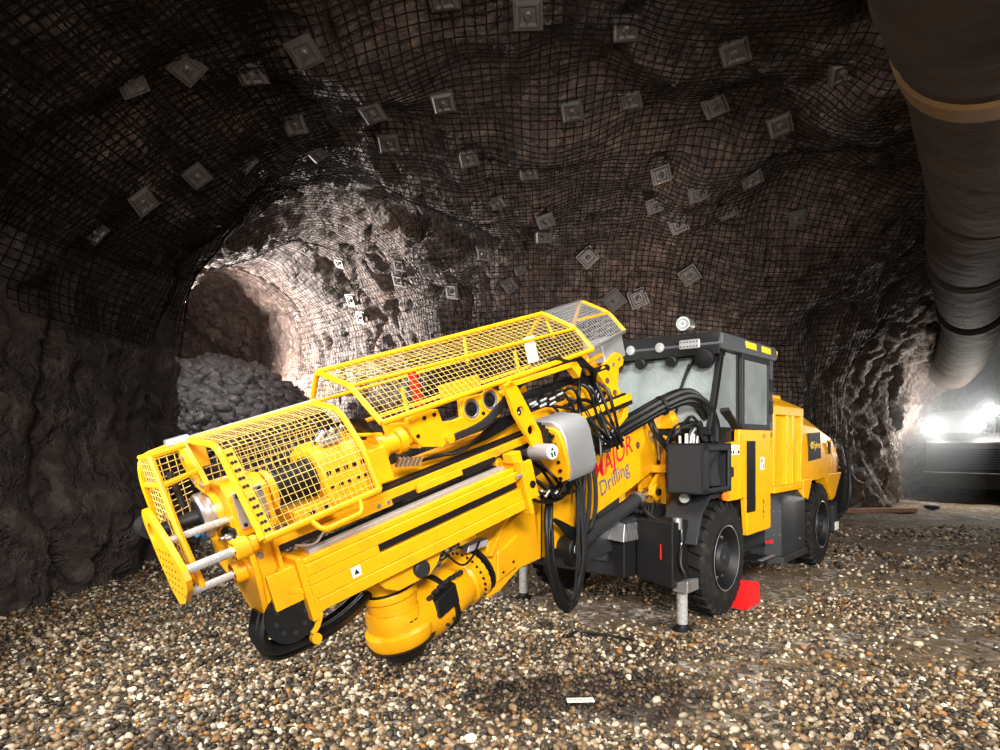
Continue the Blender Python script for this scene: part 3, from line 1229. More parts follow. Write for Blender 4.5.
for k, (ww, dz, rr) in enumerate(((0.12, 0, 0.030), (0.18, -0.01, 0.032), (0.24, 0.01, 0.028), (0.15, -0.05, 0.03))):
    pts = curve_pts([(-0.90, ww, 0.10), (-0.95, ww, -0.02), (-0.90, ww, -0.12 + dz), (-0.72, ww - 0.04, -0.17 + dz), (-0.45, ww - 0.12, -0.19 + dz), (-0.20, ww - 0.22, -0.16 + dz), (0.02, ww - 0.30, -0.08), (0.15, ww - 0.34, 0.02)], 8)
    feed().tube(pts, rr, 8).build('drum_hose', M_HOSE, rig)

# ---------------------------------------------------------- feed frame rails behind the cradle
b = feed()
b.box(-0.74, 2.55, -0.30, 0.10, 0.34, 0.375)
fr = b.build('feed_frame', M_BLACK, rig, 0.005)  # plate coloured black to deepen the shaded gap above the cradle
for (w0, w1, u0, u1, nm) in ((0.02, 0.10, 0.375, 0.435, 'feed_rail'), (-0.30, -0.22, 0.375, 0.50, 'feed_rail')):
    feed().box(-0.74, 2.55, w0, w1, u0, u1).build(nm, M_YEL, rig, 0.006)
feed().box(-0.70, 2.5, 0.03, 0.085, 0.435, 0.452).build('rail_strip', M_BLACK, rig, 0.003)
feed().box(-0.70, 2.5, -0.12, -0.06, 0.375, 0.52).build('feed_rail', M_YEL, rig, 0.006)
feed().box(-0.70, 2.5, -0.22, -0.12, 0.376, 0.42).build('rail_strip', M_BLACK, rig, 0.003)
feed().cyl((-0.6, -0.02, 0.42), (2.4, -0.02, 0.42), 0.035, n=14).build('feed_cylinder', M_BLACK, rig)
feed().cyl((-0.66, -0.02, 0.42), (-0.2, -0.02, 0.42), 0.045, n=14).build('cylinder_gland', M_STEEL, rig)
b = feed().box(-0.42, 0.05, 0.10, 0.135, 0.345, 0.405)
lb = b.build('latch_bar', M_YEL, rig, 0.006)
b = feed()
bolts(b, [(x, 0.135, 0.375) for x in (-0.38, -0.22, -0.05, 0.02)], (0, 1, 0), 0.014, 0.01)
b.build('latch_bolts', M_STEEL, lb)
feed().box(0.25, 0.62, 0.10, 0.13, 0.35, 0.40).build('latch_bar', M_YEL, rig, 0.006)
pts = curve_pts([(-0.62, 0.17, 0.36), (-0.52, 0.18, 0.33), (-0.43, 0.16, 0.37)], 8)
feed().tube(pts, 0.008, 6).build('safety_chain', M_STEEL, rig)

# front bracket block that carries the rods and holds the rails
b = feed()
b.prism([(-0.34, 0.30), (-0.34, 0.46), (-0.10, 0.48), (0.20, 0.50), (0.30, 0.50), (0.30, 0.34), (0.24, 0.10), (0.16, 0.02), (0.05, 0.05), (-0.1, 0.2)], 0, -0.905, -0.875)
b.prism([(-0.34, 0.30), (-0.34, 0.55), (0.05, 0.55), (0.26, 0.50), (0.26, 0.30), (0.1, 0.25), (-0.1, 0.3)], 0, -0.76, -0.735)
b.box(-0.875, -0.76, 0.18, 0.215, 0.12, 0.50)
b.box(-0.875, -0.76, -0.34, -0.30, 0.32, 0.55)
b.box(-0.90, -0.74, 0.20, 0.30, 0.485, 0.51)
b.build('front_bracket', M_YEL, rig, 0.006)
b = feed()
bolts(b, [(-0.83, 0.215, 0.40), (-0.80, 0.215, 0.25)], (0, 1, 0), 0.018, 0.014)
b.build('bracket_bolts', M_STEEL, rig)
# shield plate at the tip with its three rods
shield = [(-0.20, 0.68), (-0.185, 0.74), (-0.13, 0.775), (-0.04, 0.76), (0.16, 0.63), (0.32, 0.50), (0.34, 0.45), (0.30, 0.39), (0.16, 0.30), (0.02, 0.265), (-0.06, 0.33), (-0.14, 0.50)]
hole = [(-0.09 + 0.055 * math.cos(t) + 0.02 * math.sin(t), 0.655 + 0.05 * math.sin(t)) for t in np.linspace(0, 2 * math.pi, 16, endpoint=False)]
sp = feed().ringplate(shield, hole, 0, -1.225, -1.195).build('end_plate', M_YEL, rig, 0.003)
b = feed()
for r_ in range(6):
    for c_ in range(5):
        ww, uu = -0.08 + c_ * 0.06 + r_ * 0.012, 0.56 - r_ * 0.042 - 0.0 * c_
        if ww < 0.26 - max(0, (uu - 0.5)) * 1.2 and uu > 0.30 + max(0, -ww) * 1.2:
            b.cyl((-1.227, ww, uu), (-1.21, ww, uu), 0.007, n=6)
b.build('plate_perforations', M_BLACK, sp)
for (ww, uu, f1, rr) in ((0.02, 0.60, -0.86, 0.021), (0.27, 0.485, -0.85, 0.024), (0.13, 0.335, -0.85, 0.021)):
    rd = feed().cyl((-1.2, ww, uu), (f1, ww, uu), rr, n=16).build('guide_rod', M_ROD, rig)
for (ww, uu) in ((0.27, 0.485), (0.13, 0.335)):
    b = feed().lathe((-0.965, ww, uu), (1, 0, 0), [(0, 0.030), (0, 0.058), (0.075, 0.058), (0.09, 0.045), (0.12, 0.045)], 20)
    cl = b.build('rod_clamp', M_YEL, rig)
    b = feed()
    for k in range(6):
        a = k * math.pi / 3
        b.cyl((-0.968, ww + 0.043 * math.cos(a), uu + 0.043 * math.sin(a)), (-0.96, ww + 0.043 * math.cos(a), uu + 0.043 * math.sin(a)), 0.008, n=8)
    b.build('clamp_bolts', M_BLACK, cl)
b = feed().box(-0.90, -0.80, -0.1, 0.12, 0.40, 0.56)
b.build('valve_block', M_BLACK, rig, 0.006)
for k in range(6):
    p = (-0.93 + 0.02 * (k % 3), -0.03 + 0.03 * k, 0.50 + 0.012 * (k % 2))
    feed().cyl(p, (p[0] + 0.06, p[1], p[2]), 0.012, n=8).build('hydraulic_fitting', M_STEEL, rig)
feed().tube(curve_pts([(-0.98, -0.12, 0.52), (-0.96, -0.05, 0.55), (-0.92, -0.10, 0.57), (-0.96, -0.15, 0.56), (-1.0, -0.2, 0.53)], 6), 0.016, 6).build('blue_cord', M_BLUE, rig)
feed().cyl((-1.17, -0.55, 0.62), (-1.17, -0.36, 0.62), 0.06, n=14).build('side_roller', M_BLACK, rig)
feed().cyl((-1.17, -0.36, 0.62), (-1.17, -0.10, 0.62), 0.02, n=10).build('roller_pin', M_STEEL, rig)
# chuck: steel disc, drill rod, housing
b = feed().lathe((-0.985, -0.1, 0.645), (1, 0, 0), [(0, 0.05), (0, 0.115), (0.012, 0.125), (0.045, 0.125), (0.055, 0.10), (0.07, 0.10)], 32)
feed().lathe((-0.915, -0.1, 0.645), (1, 0, 0), [(0, 0.11), (0.04, 0.12), (0.1, 0.12)], 28).build('chuck_collar', M_YEL, rig)
b = b
b.build('chuck_disc', M_STEEL, rig)
feed().lathe((-0.99, -0.1, 0.645), (1, 0, 0), [(0, 0.03), (0, 0.092), (0.01, 0.092)], 28).build('chuck_face', M_BLACK, rig)
feed().lathe((-1.20, -0.1, 0.645), (1, 0, 0), [(0, 0.018), (0, 0.036), (0.15, 0.036), (0.16, 0.042), (0.4, 0.042)], 18).build('drill_rod', M_BLACK, rig)
b = feed().prism([(-0.28, 0.50), (0.14, 0.50), (0.16, 0.74), (0.06, 0.80), (-0.2, 0.80), (-0.28, 0.74)], 0, -0.88, -0.66)
b.build('chuck_housing', M_YEL, rig, 0.01)
feed().box(-0.86, -0.70, 0.155, 0.175, 0.55, 0.75).build('cheek_plate', M_STEEL, rig, 0.004)
b = feed()
bolts(b, [(-0.84, 0.175, 0.57), (-0.72, 0.175, 0.57), (-0.84, 0.175, 0.73), (-0.72, 0.175, 0.73)], (0, 1, 0), 0.012, 0.01)
b.build('cheek_bolts', M_BLACK, rig)
b = feed().prism([(-0.30, 1.05), (-0.14, 1.055), (0.0, 0.92), (0.07, 0.82), (0.0, 0.77), (-0.14, 0.80), (-0.26, 0.92)], 0, -0.945, -0.915)
b.prism([(-0.30, 1.05), (-0.27, 1.05), (-0.24, 0.88), (-0.27, 0.88)], 0, -0.92, -0.80)
b.build('hinge_arm', M_YEL, rig, 0.006)
b = feed()
bolts(b, [(-0.945, -0.19, 0.97), (-0.945, 0.02, 0.82), (-0.945, -0.09, 0.84)], (-1, 0, 0), 0.016, 0.012)
b.build('arm_bolts', M_STEEL, rig)
feed().cyl((-0.99, -0.27, 1.045), (-0.87, -0.27, 1.045), 0.038, n=16).build('hinge_pin', M_STEEL, rig)
feed().tube([(-1.04, -0.15, 0.92), (-1.03, -0.13, 0.72)], 0.018, 8).build('damper', M_BLACK, rig)

# ---------------------------------------------------------- guard panel in front of the chuck
TR = 0.017
b = feed()
b.tube(round_path([(-0.93, -0.27, 1.045), (-1.14, -0.22, 1.03), (-1.16, -0.24, 0.90), (-1.13, -0.36, 0.45)], 0.06), TR, 10)
b.tube([(-1.13, -0.02, 1.035), (-1.14, 0.12, 0.62), (-1.12, 0.14, 0.34)], TR, 10)
b.tube([(-1.14, -0.22, 1.03), (-1.13, -0.02, 1.035), (-0.95, -0.05, 1.04)], TR * 0.8, 8)
b.tube([(-1.13, -0.36, 0.45), (-1.12, 0.14, 0.34)], TR, 8)
b.tube([(-1.155, -0.23, 0.88), (-1.135, 0.03, 0.88), (-0.93, 0.0, 0.90)], TR * 0.8, 8)
gd = b.build('front_guard', M_YEL, rig)
b = feed()
wire_panel(b, (-1.15, -0.22, 1.03), (-1.135, -0.02, 1.03), (-1.14, 0.12, 0.40), (-1.13, -0.35, 0.45), 0.036, 0.0032)
b.build('mesh_panel', M_WIRE, gd)
b = feed()
wire_panel(b, (-1.13, -0.24, 1.03), (-0.92, -0.28, 1.03), (-0.92, -0.36, 0.55), (-1.12, -0.36, 0.50), 0.04, 0.003)
b.build('mesh_panel', M_WIRE, gd)

# ---------------------------------------------------------- lower cage over the rotation unit
pf = [(-0.27, 1.045), (0.20, 1.025), (0.27, 0.99), (0.40, 0.76), (0.52, 0.545)]
pr = [(-0.17, 1.065), (0.10, 1.02), (0.17, 0.98), (0.318, 0.77), (0.379, 0.53)]
f0, f1 = -0.88, -0.14
A = [(f0, w, u) for w, u in pf]
B = [(f1, w, u) for w, u in pr]
b = feed()
b.tube(round_path(A, 0.04), 0.019, 10)
b.tube(round_path(B, 0.04), 0.019, 10)
b.tube([A[0], B[0]], 0.019, 10)
b.tube([A[-1], B[-1]], 0.019, 10)
cg = b.build('lower_cage', M_YEL, rig)
b = feed()
for k in range(4):
    wire_panel(b, A[k], B[k], B[k + 1], A[k + 1], 0.07 if k == 0 else 0.038, 0.0021)
for k in (1, 2, 3):
    b.cyl(A[k], B[k], 0.003, n=4)
b.build('mesh_panel', M_WIRE, cg)
b = feed()
wire_panel(b, (f0, -0.27, 1.04), (f1, -0.17, 1.06), (f1, -0.34, 0.55), (f0, -0.38, 0.55), 0.045, 0.003)
b.build('mesh_panel', M_WIRE, cg)
# perforated band inside the front hoop
b = feed()
A2 = [(f0 + 0.012, w - 0.006, u - 0.004) for w, u in pf[2:]]
B2 = [(f0 + 0.065, w - 0.012, u - 0.004) for w, u in pf[2:]]
for k in range(2):
    lo = [A2[k], B2[k], B2[k + 1], A2[k + 1]]
    hi = [(p[0], p[1] + 0.005, p[2] + 0.004) for p in lo]
    b.hexa(lo, hi)
band = b.build('perforated_band', M_YEL, cg)
b = feed()
for k in range(2):
    for i in range(5):
        for j in range(2):
            t = (i + 0.7) / 5.6
            p = Vector(A2[k]).lerp(Vector(A2[k + 1]), t).lerp(Vector(B2[k]).lerp(Vector(B2[k + 1]), t), 0.33 + 0.34 * j)
            nn = Vector((0, 0.85, 0.5)).normalized()
            b.cyl(p, p + nn * 0.010, 0.010, n=6)
b.build('band_holes', M_BLACK, cg)
hp = [Vector(A[-1]).lerp(Vector(B[-1]), t) for t in (0.36, 0.80)]
b = feed().tube(round_path([hp[0], hp[0] + Vector((0.03, 0.06, -0.065)), hp[1] + Vector((-0.03, 0.06, -0.065)), hp[1]], 0.04), 0.014, 10)
b.build('cage_handle', M_YEL, cg)
b = feed().tube([(-0.86, -0.30, 1.055), (-0.10, -0.22, 1.075)], 0.012, 8)
b.build('top_bar', M_STEEL, cg)
# rotation unit inside the cage
b = feed()
b.lathe((-0.62, 0.03, 0.675), (1, 0, 0), [(0, 0.06), (0, 0.115), (0.03, 0.115), (0.03, 0.105), (0.22, 0.105), (0.22, 0.118), (0.25, 0.118)], 28)
for k in range(9):
    b.lathe((-0.58 + k * 0.018, 0.03, 0.675), (1, 0, 0), [(0, 0.105), (0, 0.112), (0.008, 0.112), (0.008, 0.105)], 28, False)
b.build('hydraulic_motor', M_BLACK, rig)
feed().lathe((-0.65, 0.03, 0.675), (1, 0, 0), [(0, 0.05), (0, 0.12), (0.035, 0.12)], 28).build('motor_flange', M_YEL, rig)
b = feed()
b.prism([(-0.24, 0.50), (0.22, 0.50), (0.22, 0.70), (0.14, 0.82), (-0.05, 0.86), (-0.20, 0.80), (-0.24, 0.70)], 0, -0.37, -0.06)
b.prism([(-0.18, 0.50), (0.16, 0.50), (0.14, 0.72), (-0.12, 0.76)], 0, -0.06, 0.10)
b.box(-0.60, -0.37, -0.20, 0.24, 0.46, 0.555)
hd = b.build('rotation_head', M_YEL, rig, 0.012)
b = feed()
for k in range(5):
    b.box(-0.35 + k * 0.055, -0.325 + k * 0.055, 0.218, 0.228, 0.60, 0.615)
    b.box(-0.35 + k * 0.055, -0.325 + k * 0.055, 0.218, 0.228, 0.68, 0.70)
bolts(b, [(-0.5, 0.24, 0.52), (-0.42, 0.24, 0.52)], (0, 1, 0), 0.015, 0.012)
b.build('head_slots', M_BLACK, hd)
feed().cyl((-0.20, 0.0, 0.84), (-0.20, 0.0, 0.90), 0.05, n=14).build('head_cap', M_STEEL, hd)
feed().box(-0.30, -0.18, 0.10, 0.16, 0.83, 0.87).build('valve', M_STEEL, hd, 0.005)
b = feed().lathe((0.08, 0.02, 0.70), (1, 0, 0), [(0, 0.09), (0.06, 0.09), (0.06, 0.065), (0.16, 0.065), (0.16, 0.085), (0.22, 0.085), (0.22, 0.05), (0.34, 0.05)], 20)
b.build('spindle_collar', M_YEL, rig)
feed().cyl((0.3, 0.02, 0.70), (2.4, 0.02, 0.70), 0.032, n=14).build('drill_string', M_BLACK, rig)
for k in range(4):
    pts = curve_pts([(-0.30 + k * 0.05, 0.02, 0.84), (-0.22 + k * 0.05, 0.08, 0.93), (-0.05 + k * 0.03, 0.06, 0.90), (0.10, -0.02 + 0.02 * k, 0.80), (0.4, -0.06, 0.62)], 6)
    feed().tube(pts, 0.012, 6).build('head_hose', M_HOSE, rig)
for k in range(3):
    feed().cyl((-0.28 + k * 0.06, 0.06, 0.86), (-0.24 + k * 0.06, 0.10, 0.91), 0.016, n=8).build('hydraulic_fitting', M_STEEL, rig)

# ---------------------------------------------------------- upper cage
prof = [(-0.616, 1.035), (-0.406, 1.237), (-0.007, 1.116), (0.261, 0.873)]
f0, f1 = 0.05, 2.10
A = [(f0, w, u) for w, u in prof]
prof2 = [(-0.58, 1.05), (-0.30, 1.262), (0.03, 1.09), (0.17, 0.90)]
B = [(f1, w, u) for w, u in prof2]
b = feed()
b.tube(round_path(A, 0.05), 0.019, 10)
b.tube(round_path(B, 0.05), 0.019, 10)
for k in range(4):
    b.tube([A[k], B[k]], 0.019 if k in (1, 3) else 0.013, 10)
uc = b.build('upper_cage', M_YEL, rig)
b = feed()
for k in range(3):
    wire_panel(b, A[k], B[k], B[k + 1], A[k + 1], 0.058 if k == 1 else 0.044, 0.0019)
b.build('mesh_panel', M_WIRE, uc)
b = feed()
b.tube([(0.08, -0.02, 0.88), (1.9, -0.05, 0.90)], 0.014, 8)
b.tube([(0.40, 0.0, 0.70), (0.40, 0.0, 1.02)], 0.014, 8)
b.tube([(1.45, -0.02, 0.70), (1.45, -0.02, 1.05)], 0.014, 8)
b.box(0.70, 1.05, -0.03, -0.01, 0.85, 0.96)
b.tube([(0.06, -0.50, 0.80), (0.06, 0.2, 0.80)], 0.012, 8)
b.build('inner_frame', M_YEL, uc)
feed().box(0.66, 0.72, -0.30, -0.28, 0.55, 1.08).build('red_flag_strip', M_RED, uc)
feed().box(1.60, 1.68, -0.06, -0.02, 0.92, 1.12).build('white_tag', M_WHITE, uc)
for x in (1.0, 1.9):
    b = feed().tube([(x + 0.25, -0.33, 1.22), (x, -0.03, 1.06)], 0.012, 8)
    b.build('cage_brace', M_YEL, uc)
# rear cage, galvanised
prof3 = [(-0.60, 1.06), (-0.42, 1.27), (-0.10, 1.14), (0.06, 0.955)]
prof4 = [(-0.66, 1.06), (-0.50, 1.285), (-0.20, 1.13), (-0.06, 0.945)]
f0, f1 = 2.30, 2.82
A = [(f0, w, u) for w, u in prof3]
B = [(f1, w, u) for w, u in prof4]
b = feed()
b.tube(round_path(B, 0.05), 0.018, 10)
b.tube([A[2], B[2]], 0.012, 8)
b.tube([(2.25, 0.05, 0.90), B[3]], 0.016, 8)
rc = b.build('rear_cage', M_YEL, rig)
b = feed()
C0 = [(2.08, w, u) for w, u in prof2]
for k in range(3):
    wire_panel(b, C0[k], B[k], B[k + 1], C0[k + 1], 0.045, 0.0022)
b.build('mesh_panel', M_WIREG, rc)
b = feed()
b.tube([C0[1], B[1]], 0.014, 8)
b.tube([C0[3], B[3]], 0.016, 8)
b.build('cage_edge', M_STEEL, rc)
feed().box(2.55, 2.85, -0.34, -0.12, 0.72, 0.92).build('rear_duct_box', M_SILVER, rig, 0.01)

# ---------------------------------------------------------- carriage with rollers under the upper cage
cp = [(0.316, 0.835), (0.315, 0.729), (0.37, 0.624), (0.528, 0.575), (0.614, 0.605), (0.78, 0.598), (0.976, 0.636), (1.11, 0.695), (1.163, 0.741), (1.091, 0.825), (0.756, 0.846), (0.737, 0.724), (0.675, 0.721), (0.576, 0.734), (0.563, 0.828), (0.462, 0.848)]
b = feed()
b.prism(cp, 1, 0.07, 0.11)
b.prism([(0.33, 0.80), (0.34, 0.66), (0.44, 0.60), (0.55, 0.60), (0.55, 0.80)], 1, -0.26, -0.22)
b.box(0.36, 0.56, -0.24, 0.09, 0.615, 0.65)
b.box(0.76, 1.09, -0.24, 0.09, 0.63, 0.66)
b.box(0.32, 0.35, -0.22, 0.09, 0.70, 0.80)
ca = b.build('rod_carriage', M_YEL, rig, 0.006)
for (ff, uu) in ((0.83, 0.755), (1.005, 0.775)):
    b = feed().lathe((ff, 0.105, uu), (0, 1, 0), [(0, 0.07), (0.012, 0.07), (0.012, 0.055), (0.004, 0.05)], 24)
    rr = b.build('guide_roller', M_STEEL, ca)
    b = feed().lathe((ff, 0.108, uu), (0, 1, 0), [(0, 0.05), (0.006, 0.05), (0.006, 0.02), (0.02, 0.018)], 20)
    b.build('roller_hub', M_BLACK, ca)
b = feed()
for (ff, uu) in ((0.83, 0.755), (1.005, 0.775)):
    ring = arc(ff, uu, 0.082, 0, 360, 20)[:-1]
    b.ringplate(ring, arc(ff, uu, 0.070, 0, 360, 20)[:-1], 1, 0.11, 0.122)
b.build('roller_housing', M_YEL, ca)
b = feed()
bolts(b, [(0.36, 0.11, 0.70), (0.44, 0.11, 0.80), (0.52, 0.11, 0.80), (0.92, 0.11, 0.70)], (0, 1, 0), 0.014, 0.012)
b.build('carriage_bolts', M_BLACK, ca)
feed().lathe((0.59, 0.11, 0.62), (0, 1, 0), [(0, 0.035), (0.03, 0.035), (0.03, 0.018), (0.035, 0.018)], 16).build('carriage_eye', M_YEL, ca)
feed().cyl((1.08, -0.03, 0.74), (1.45, -0.03, 0.74), 0.055, n=16).build('carriage_cylinder', M_YEL, rig)
for k in range(7):
    s_ = k * 0.022
    pts = curve_pts([(0.62, 0.13, 0.60 + 0.4 * s_), (0.85, 0.15, 0.615 + s_ * .5), (1.02, 0.16, 0.68 + s_ * .6), (1.20, 0.13, 0.76 + s_ * .6), (1.40, 0.05, 0.80 + s_), (1.6, 0.0, 0.82 + s_)], 7)
    if k < 4:
        feed().tube(pts, 0.013, 6).build('carriage_hose', M_HOSE, rig)
for k in range(7):
    feed().tube(curve_pts([(0.40 + 0.02 * k, 0.02, 0.52), (0.7, 0.03 + 0.01 * k, 0.50), (1.1, 0.02, 0.52 + 0.012 * k), (1.5, 0.0, 0.60), (1.75, -0.05, 0.72)], 6), 0.012, 6).build('feed_hose', M_HOSE, rig)
for k in range(8):
    a = (1.30 + 0.045 * k, 0.03 + 0.015 * (k % 3), 0.86 + 0.025 * (k % 2))
    feed().cyl(a, (a[0] + 0.075, a[1] + 0.02, a[2] - 0.02), 0.013, n=8).build('hydraulic_fitting', M_CHROME, rig)
for k in range(6):
    a = (0.16 + 0.03 * k, 0.10, 0.56 - 0.008 * k)
    feed().cyl(a, (a[0] + 0.02, a[1] + 0.04, a[2] + 0.05), 0.014, n=8).build('hydraulic_fitting', M_CHROME, rig)

# ---------------------------------------------------------- holed link arm, pivot tube, motor cover
arm = [(1.04, 0.86), (1.10, 0.88), (1.16, 0.80), (1.22, 0.62), (1.30, 0.42), (1.30, 0.33), (1.24, 0.28), (1.17, 0.30), (1.13, 0.40), (1.05, 0.66)]
b = feed()
half1 = [(1.04, 0.86), (1.10, 0.88), (1.15, 0.82), (1.195, 0.695), (1.065, 0.64)]
b.ringplate([(1.065, 0.64), (1.04, 0.80), (1.04, 0.86), (1.10, 0.88), (1.15, 0.82), (1.225, 0.60), (1.11, 0.53)], arc(1.125, 0.655, 0.036, 0, 360, 16)[:-1], 1, 0.24, 0.27)
b.ringplate([(1.11, 0.53), (1.225, 0.60), (1.27, 0.47), (1.16, 0.40)], arc(1.185, 0.50, 0.036, 0, 360, 16)[:-1], 1, 0.24, 0.27)
b.prism([(1.16, 0.40), (1.27, 0.47)] + arc(1.235, 0.345, 0.075, 20, -200, 10), 1, 0.24, 0.27)
b.box(1.04, 1.78, 0.20, 0.27, 0.835, 0.865)
b.prism([(1.70, 0.865), (1.78, 0.865), (1.82, 0.80), (1.78, 0.74)], 1, 0.20, 0.27)
b.build('link_arm', M_YEL, rig, 0.005)
b = feed()
b.cyl((1.20, 0.22, 0.335), (1.20, 0.42, 0.335), 0.058, n=24)
pv = b.build('pivot_tube', M_SILVER, rig, 0.004)
feed().cyl((1.20, 0.42, 0.335), (1.20, 0.424, 0.335), 0.052, n=24).build('pivot_cap', M_WHITE, pv)
b = feed()
b.prism([(1.185, 0.345), (1.215, 0.345), (1.20, 0.372)], 1, 0.4245, 0.426)
b.box(1.178, 1.195, 0.4245, 0.426, 0.300, 0.335)
b.box(1.205, 1.222, 0.4245, 0.426, 0.300, 0.335)
b.build('cap_print', M_BLACK, pv)
b = feed().box(0.955, 0.99, 0.08, 0.34, -0.05, 0.34)
b.box(0.93, 1.02, 0.20, 0.30, 0.33, 0.40)
b.box(0.94, 1.00, 0.06, 0.10, 0.30, 0.42)
b.box(0.99, 1.07, 0.30, 0.335, 0.05, 0.32)
eb = b.build('beam_end_bracket', M_YEL, rig, 0.006)
b = feed().cyl((1.03, 0.333, 0.15), (1.03, 0.338, 0.15), 0.028, n=16)
b.cyl((0.952, 0.26, 0.26), (0.957, 0.26, 0.26), 0.02, n=12)
b.build('bracket_holes', M_BLACK, eb)
b = feed().cyl((0.955, 0.325, 0.24), (0.91, 0.33, 0.24), 0.016, n=8)
b.build('bracket_stud', M_STEEL, eb)
# gear disc and cheek of the motor cover
b = feed().lathe((1.30, 0.22, 0.40), (-1, 0, 0), [(0, 0.115), (0.03, 0.115), (0.03, 0.04), (0.05, 0.04)], 28)
for k in range(20):
    a = k * math.pi / 10
    b.box(1.27, 1.295, 0.22 + 0.12 * math.cos(a) - 0.01, 0.22 + 0.12 * math.cos(a) + 0.01, 0.40 + 0.12 * math.sin(a) - 0.01, 0.40 + 0.12 * math.sin(a) + 0.01)
b.build('sprocket', M_BLACK, rig)
cheek = [(0.10, 0.46), (0.20, 0.485), (0.36, 0.47), (0.405, 0.44), (0.425, 0.38), (0.43, 0.17), (0.40, 0.09), (0.34, 0.07), (0.25, 0.14), (0.13, 0.25), (0.08, 0.34)]
ck = feed().prism(cheek, 0, 1.305, 1.335).build('cover_cheek', M_YEL, rig, 0.006)
b = feed()
bolts(b, [(1.305, 0.355, u) for u in (0.42, 0.355, 0.29, 0.225, 0.16)] + [(1.305, 0.34, 0.10)], (-1, 0, 0), 0.014, 0.014)
b.build('cheek_bolts', M_BLACK, ck)
ring = [(0.06, 0.30), (0.10, 0.50), (0.16, 0.535), (0.34, 0.515), (0.405, 0.475), (0.43, 0.40), (0.43, 0.13), (0.38, 0.06), (0.20, 0.10)]
b = feed().loft([[(1.335, w, u) for w, u in ring], [(1.60, w, u - 0.01) for w, u in ring], [(1.63, 0.24 + (w - 0.24) * 0.93, 0.3 + (u - 0.3) * 0.92) for w, u in ring]])
b.build('motor_cover', M_SILVER, rig, 0.015, 40, 3)

# ---------------------------------------------------------- rear wing plate of the feed
mp_ = [(1.866, 0.696), (2.143, 0.723), (2.293, 0.576), (2.42, 0.36), (2.49, 0.232), (2.306, 0.177), (1.981, 0.185), (1.914, 0.376)]
b = feed().prism(mp_, 1, -0.04, 0.0)
b.box(1.90, 2.45, -0.30, -0.02, 0.22, 0.26)
b.build('wing_plate', M_YEL, rig, 0.006)
st = [(2.227, 0.703), (2.339, 0.729), (2.543, 0.362), (2.458, 0.313)]
b = feed().prism(st, 1, 0.0, 0.05)
b.prism([(2.50, 0.36), (2.56, 0.37), (2.50, 0.24), (2.30, 0.16), (2.29, 0.20), (2.44, 0.27)], 1, 0.0, 0.06)
ws = b.build('wing_rib', M_YEL, rig, 0.006)
b = feed()
for (ff, uu) in ((2.335, 0.60), (2.40, 0.48), (2.47, 0.375)):
    b.cyl((ff, 0.049, uu), (ff, 0.053, uu), 0.026, n=14)
b.build('rib_holes', M_RUST, ws)
ear = [(2.494, 0.713), (2.605, 0.76), (2.70, 0.785), (2.76, 0.755), (2.772, 0.697), (2.75, 0.655), (2.686, 0.64), (2.65, 0.55), (2.60, 0.42), (2.52, 0.42), (2.495, 0.578)]
b = feed().prism(ear, 1, -0.13, -0.09)
er = b.build('lug', M_YEL, rig, 0.006)
feed().prism([(p[0] - 0.02, p[1] + 0.01) for p in ear], 1, -0.27, -0.23).build('lug', M_YEL, rig, 0.006)
b = feed()
bolts(b, [(2.70, -0.09, 0.72), (2.61, -0.09, 0.69)], (0, 1, 0), 0.018, 0.01)
b.build('lug_bolts', M_STEEL, er)
b = feed().tube([(2.12, 0.06, 0.89), (2.10, 0.08, 0.70)], 0.03, 8)
b.tube([(2.05, 0.10, 0.80), (2.35, 0.02, 0.82)], 0.022, 8)
b.build('cage_support', M_YEL, rig)
feed().tube([(2.15, 0.10, 0.90), (2.62, 0.0, 0.93)], 0.018, 10).build('gas_strut', M_STEEL, rig)
# hoses over the wing plate
for k in range(6):
    q = 0.02 * k
    pts = curve_pts([(1.40 + 0.04 * k, 0.04, 0.86), (1.62, 0.08 + q, 0.93), (1.85, 0.10 + q, 0.93 - q), (2.05, 0.08 + q, 0.84 - q), (2.16, 0.05, 0.66 - q), (2.20 + q, 0.03, 0.50)], 8)
    feed().tube(pts, 0.016, 8).build('arch_hose', M_HOSE, rig)
for pts in ([(1.72, 0.02, 0.66), (1.74, 0.10, 0.82), (1.86, 0.12, 0.86), (1.98, 0.08, 0.74), (1.95, 0.05, 0.52), (1.88, 0.1, 0.40)],
            [(1.78, 0.04, 0.52), (1.95, 0.08, 0.53), (2.08, 0.08, 0.46), (2.13, 0.1, 0.30), (2.12, 0.14, 0.18)],
            [(1.80, 0.05, 0.40), (1.95, 0.1, 0.36), (2.02, 0.12, 0.2), (1.98, 0.14, 0.05)]):
    feed().tube(curve_pts(pts, 8), 0.016, 8).build('loop_hose', M_HOSE, rig)
for k in range(9):
    a = (2.03 + 0.055 * (k % 5), 0.06, 0.15 - 0.05 * (k // 5))
    feed().cyl(a, (a[0] + 0.06, a[1] + 0.03, a[2] + 0.05), 0.012, n=8).build('hydraulic_fitting', M_STEEL if k % 2 else M_DGREY, rig)
feed().box(1.98, 2.36, -0.08, 0.06, 0.04, 0.17).build('valve_block', M_BLACK, rig, 0.006)
for k in range(4):
    a = (2.14 + 0.03 * k, 0.04, 0.50 - 0.03 * k)
    feed().cyl(a, (a[0] + 0.03, a[1] + 0.02, a[2] + 0.06), 0.014, n=8).build('hydraulic_fitting', M_CHROME, rig)

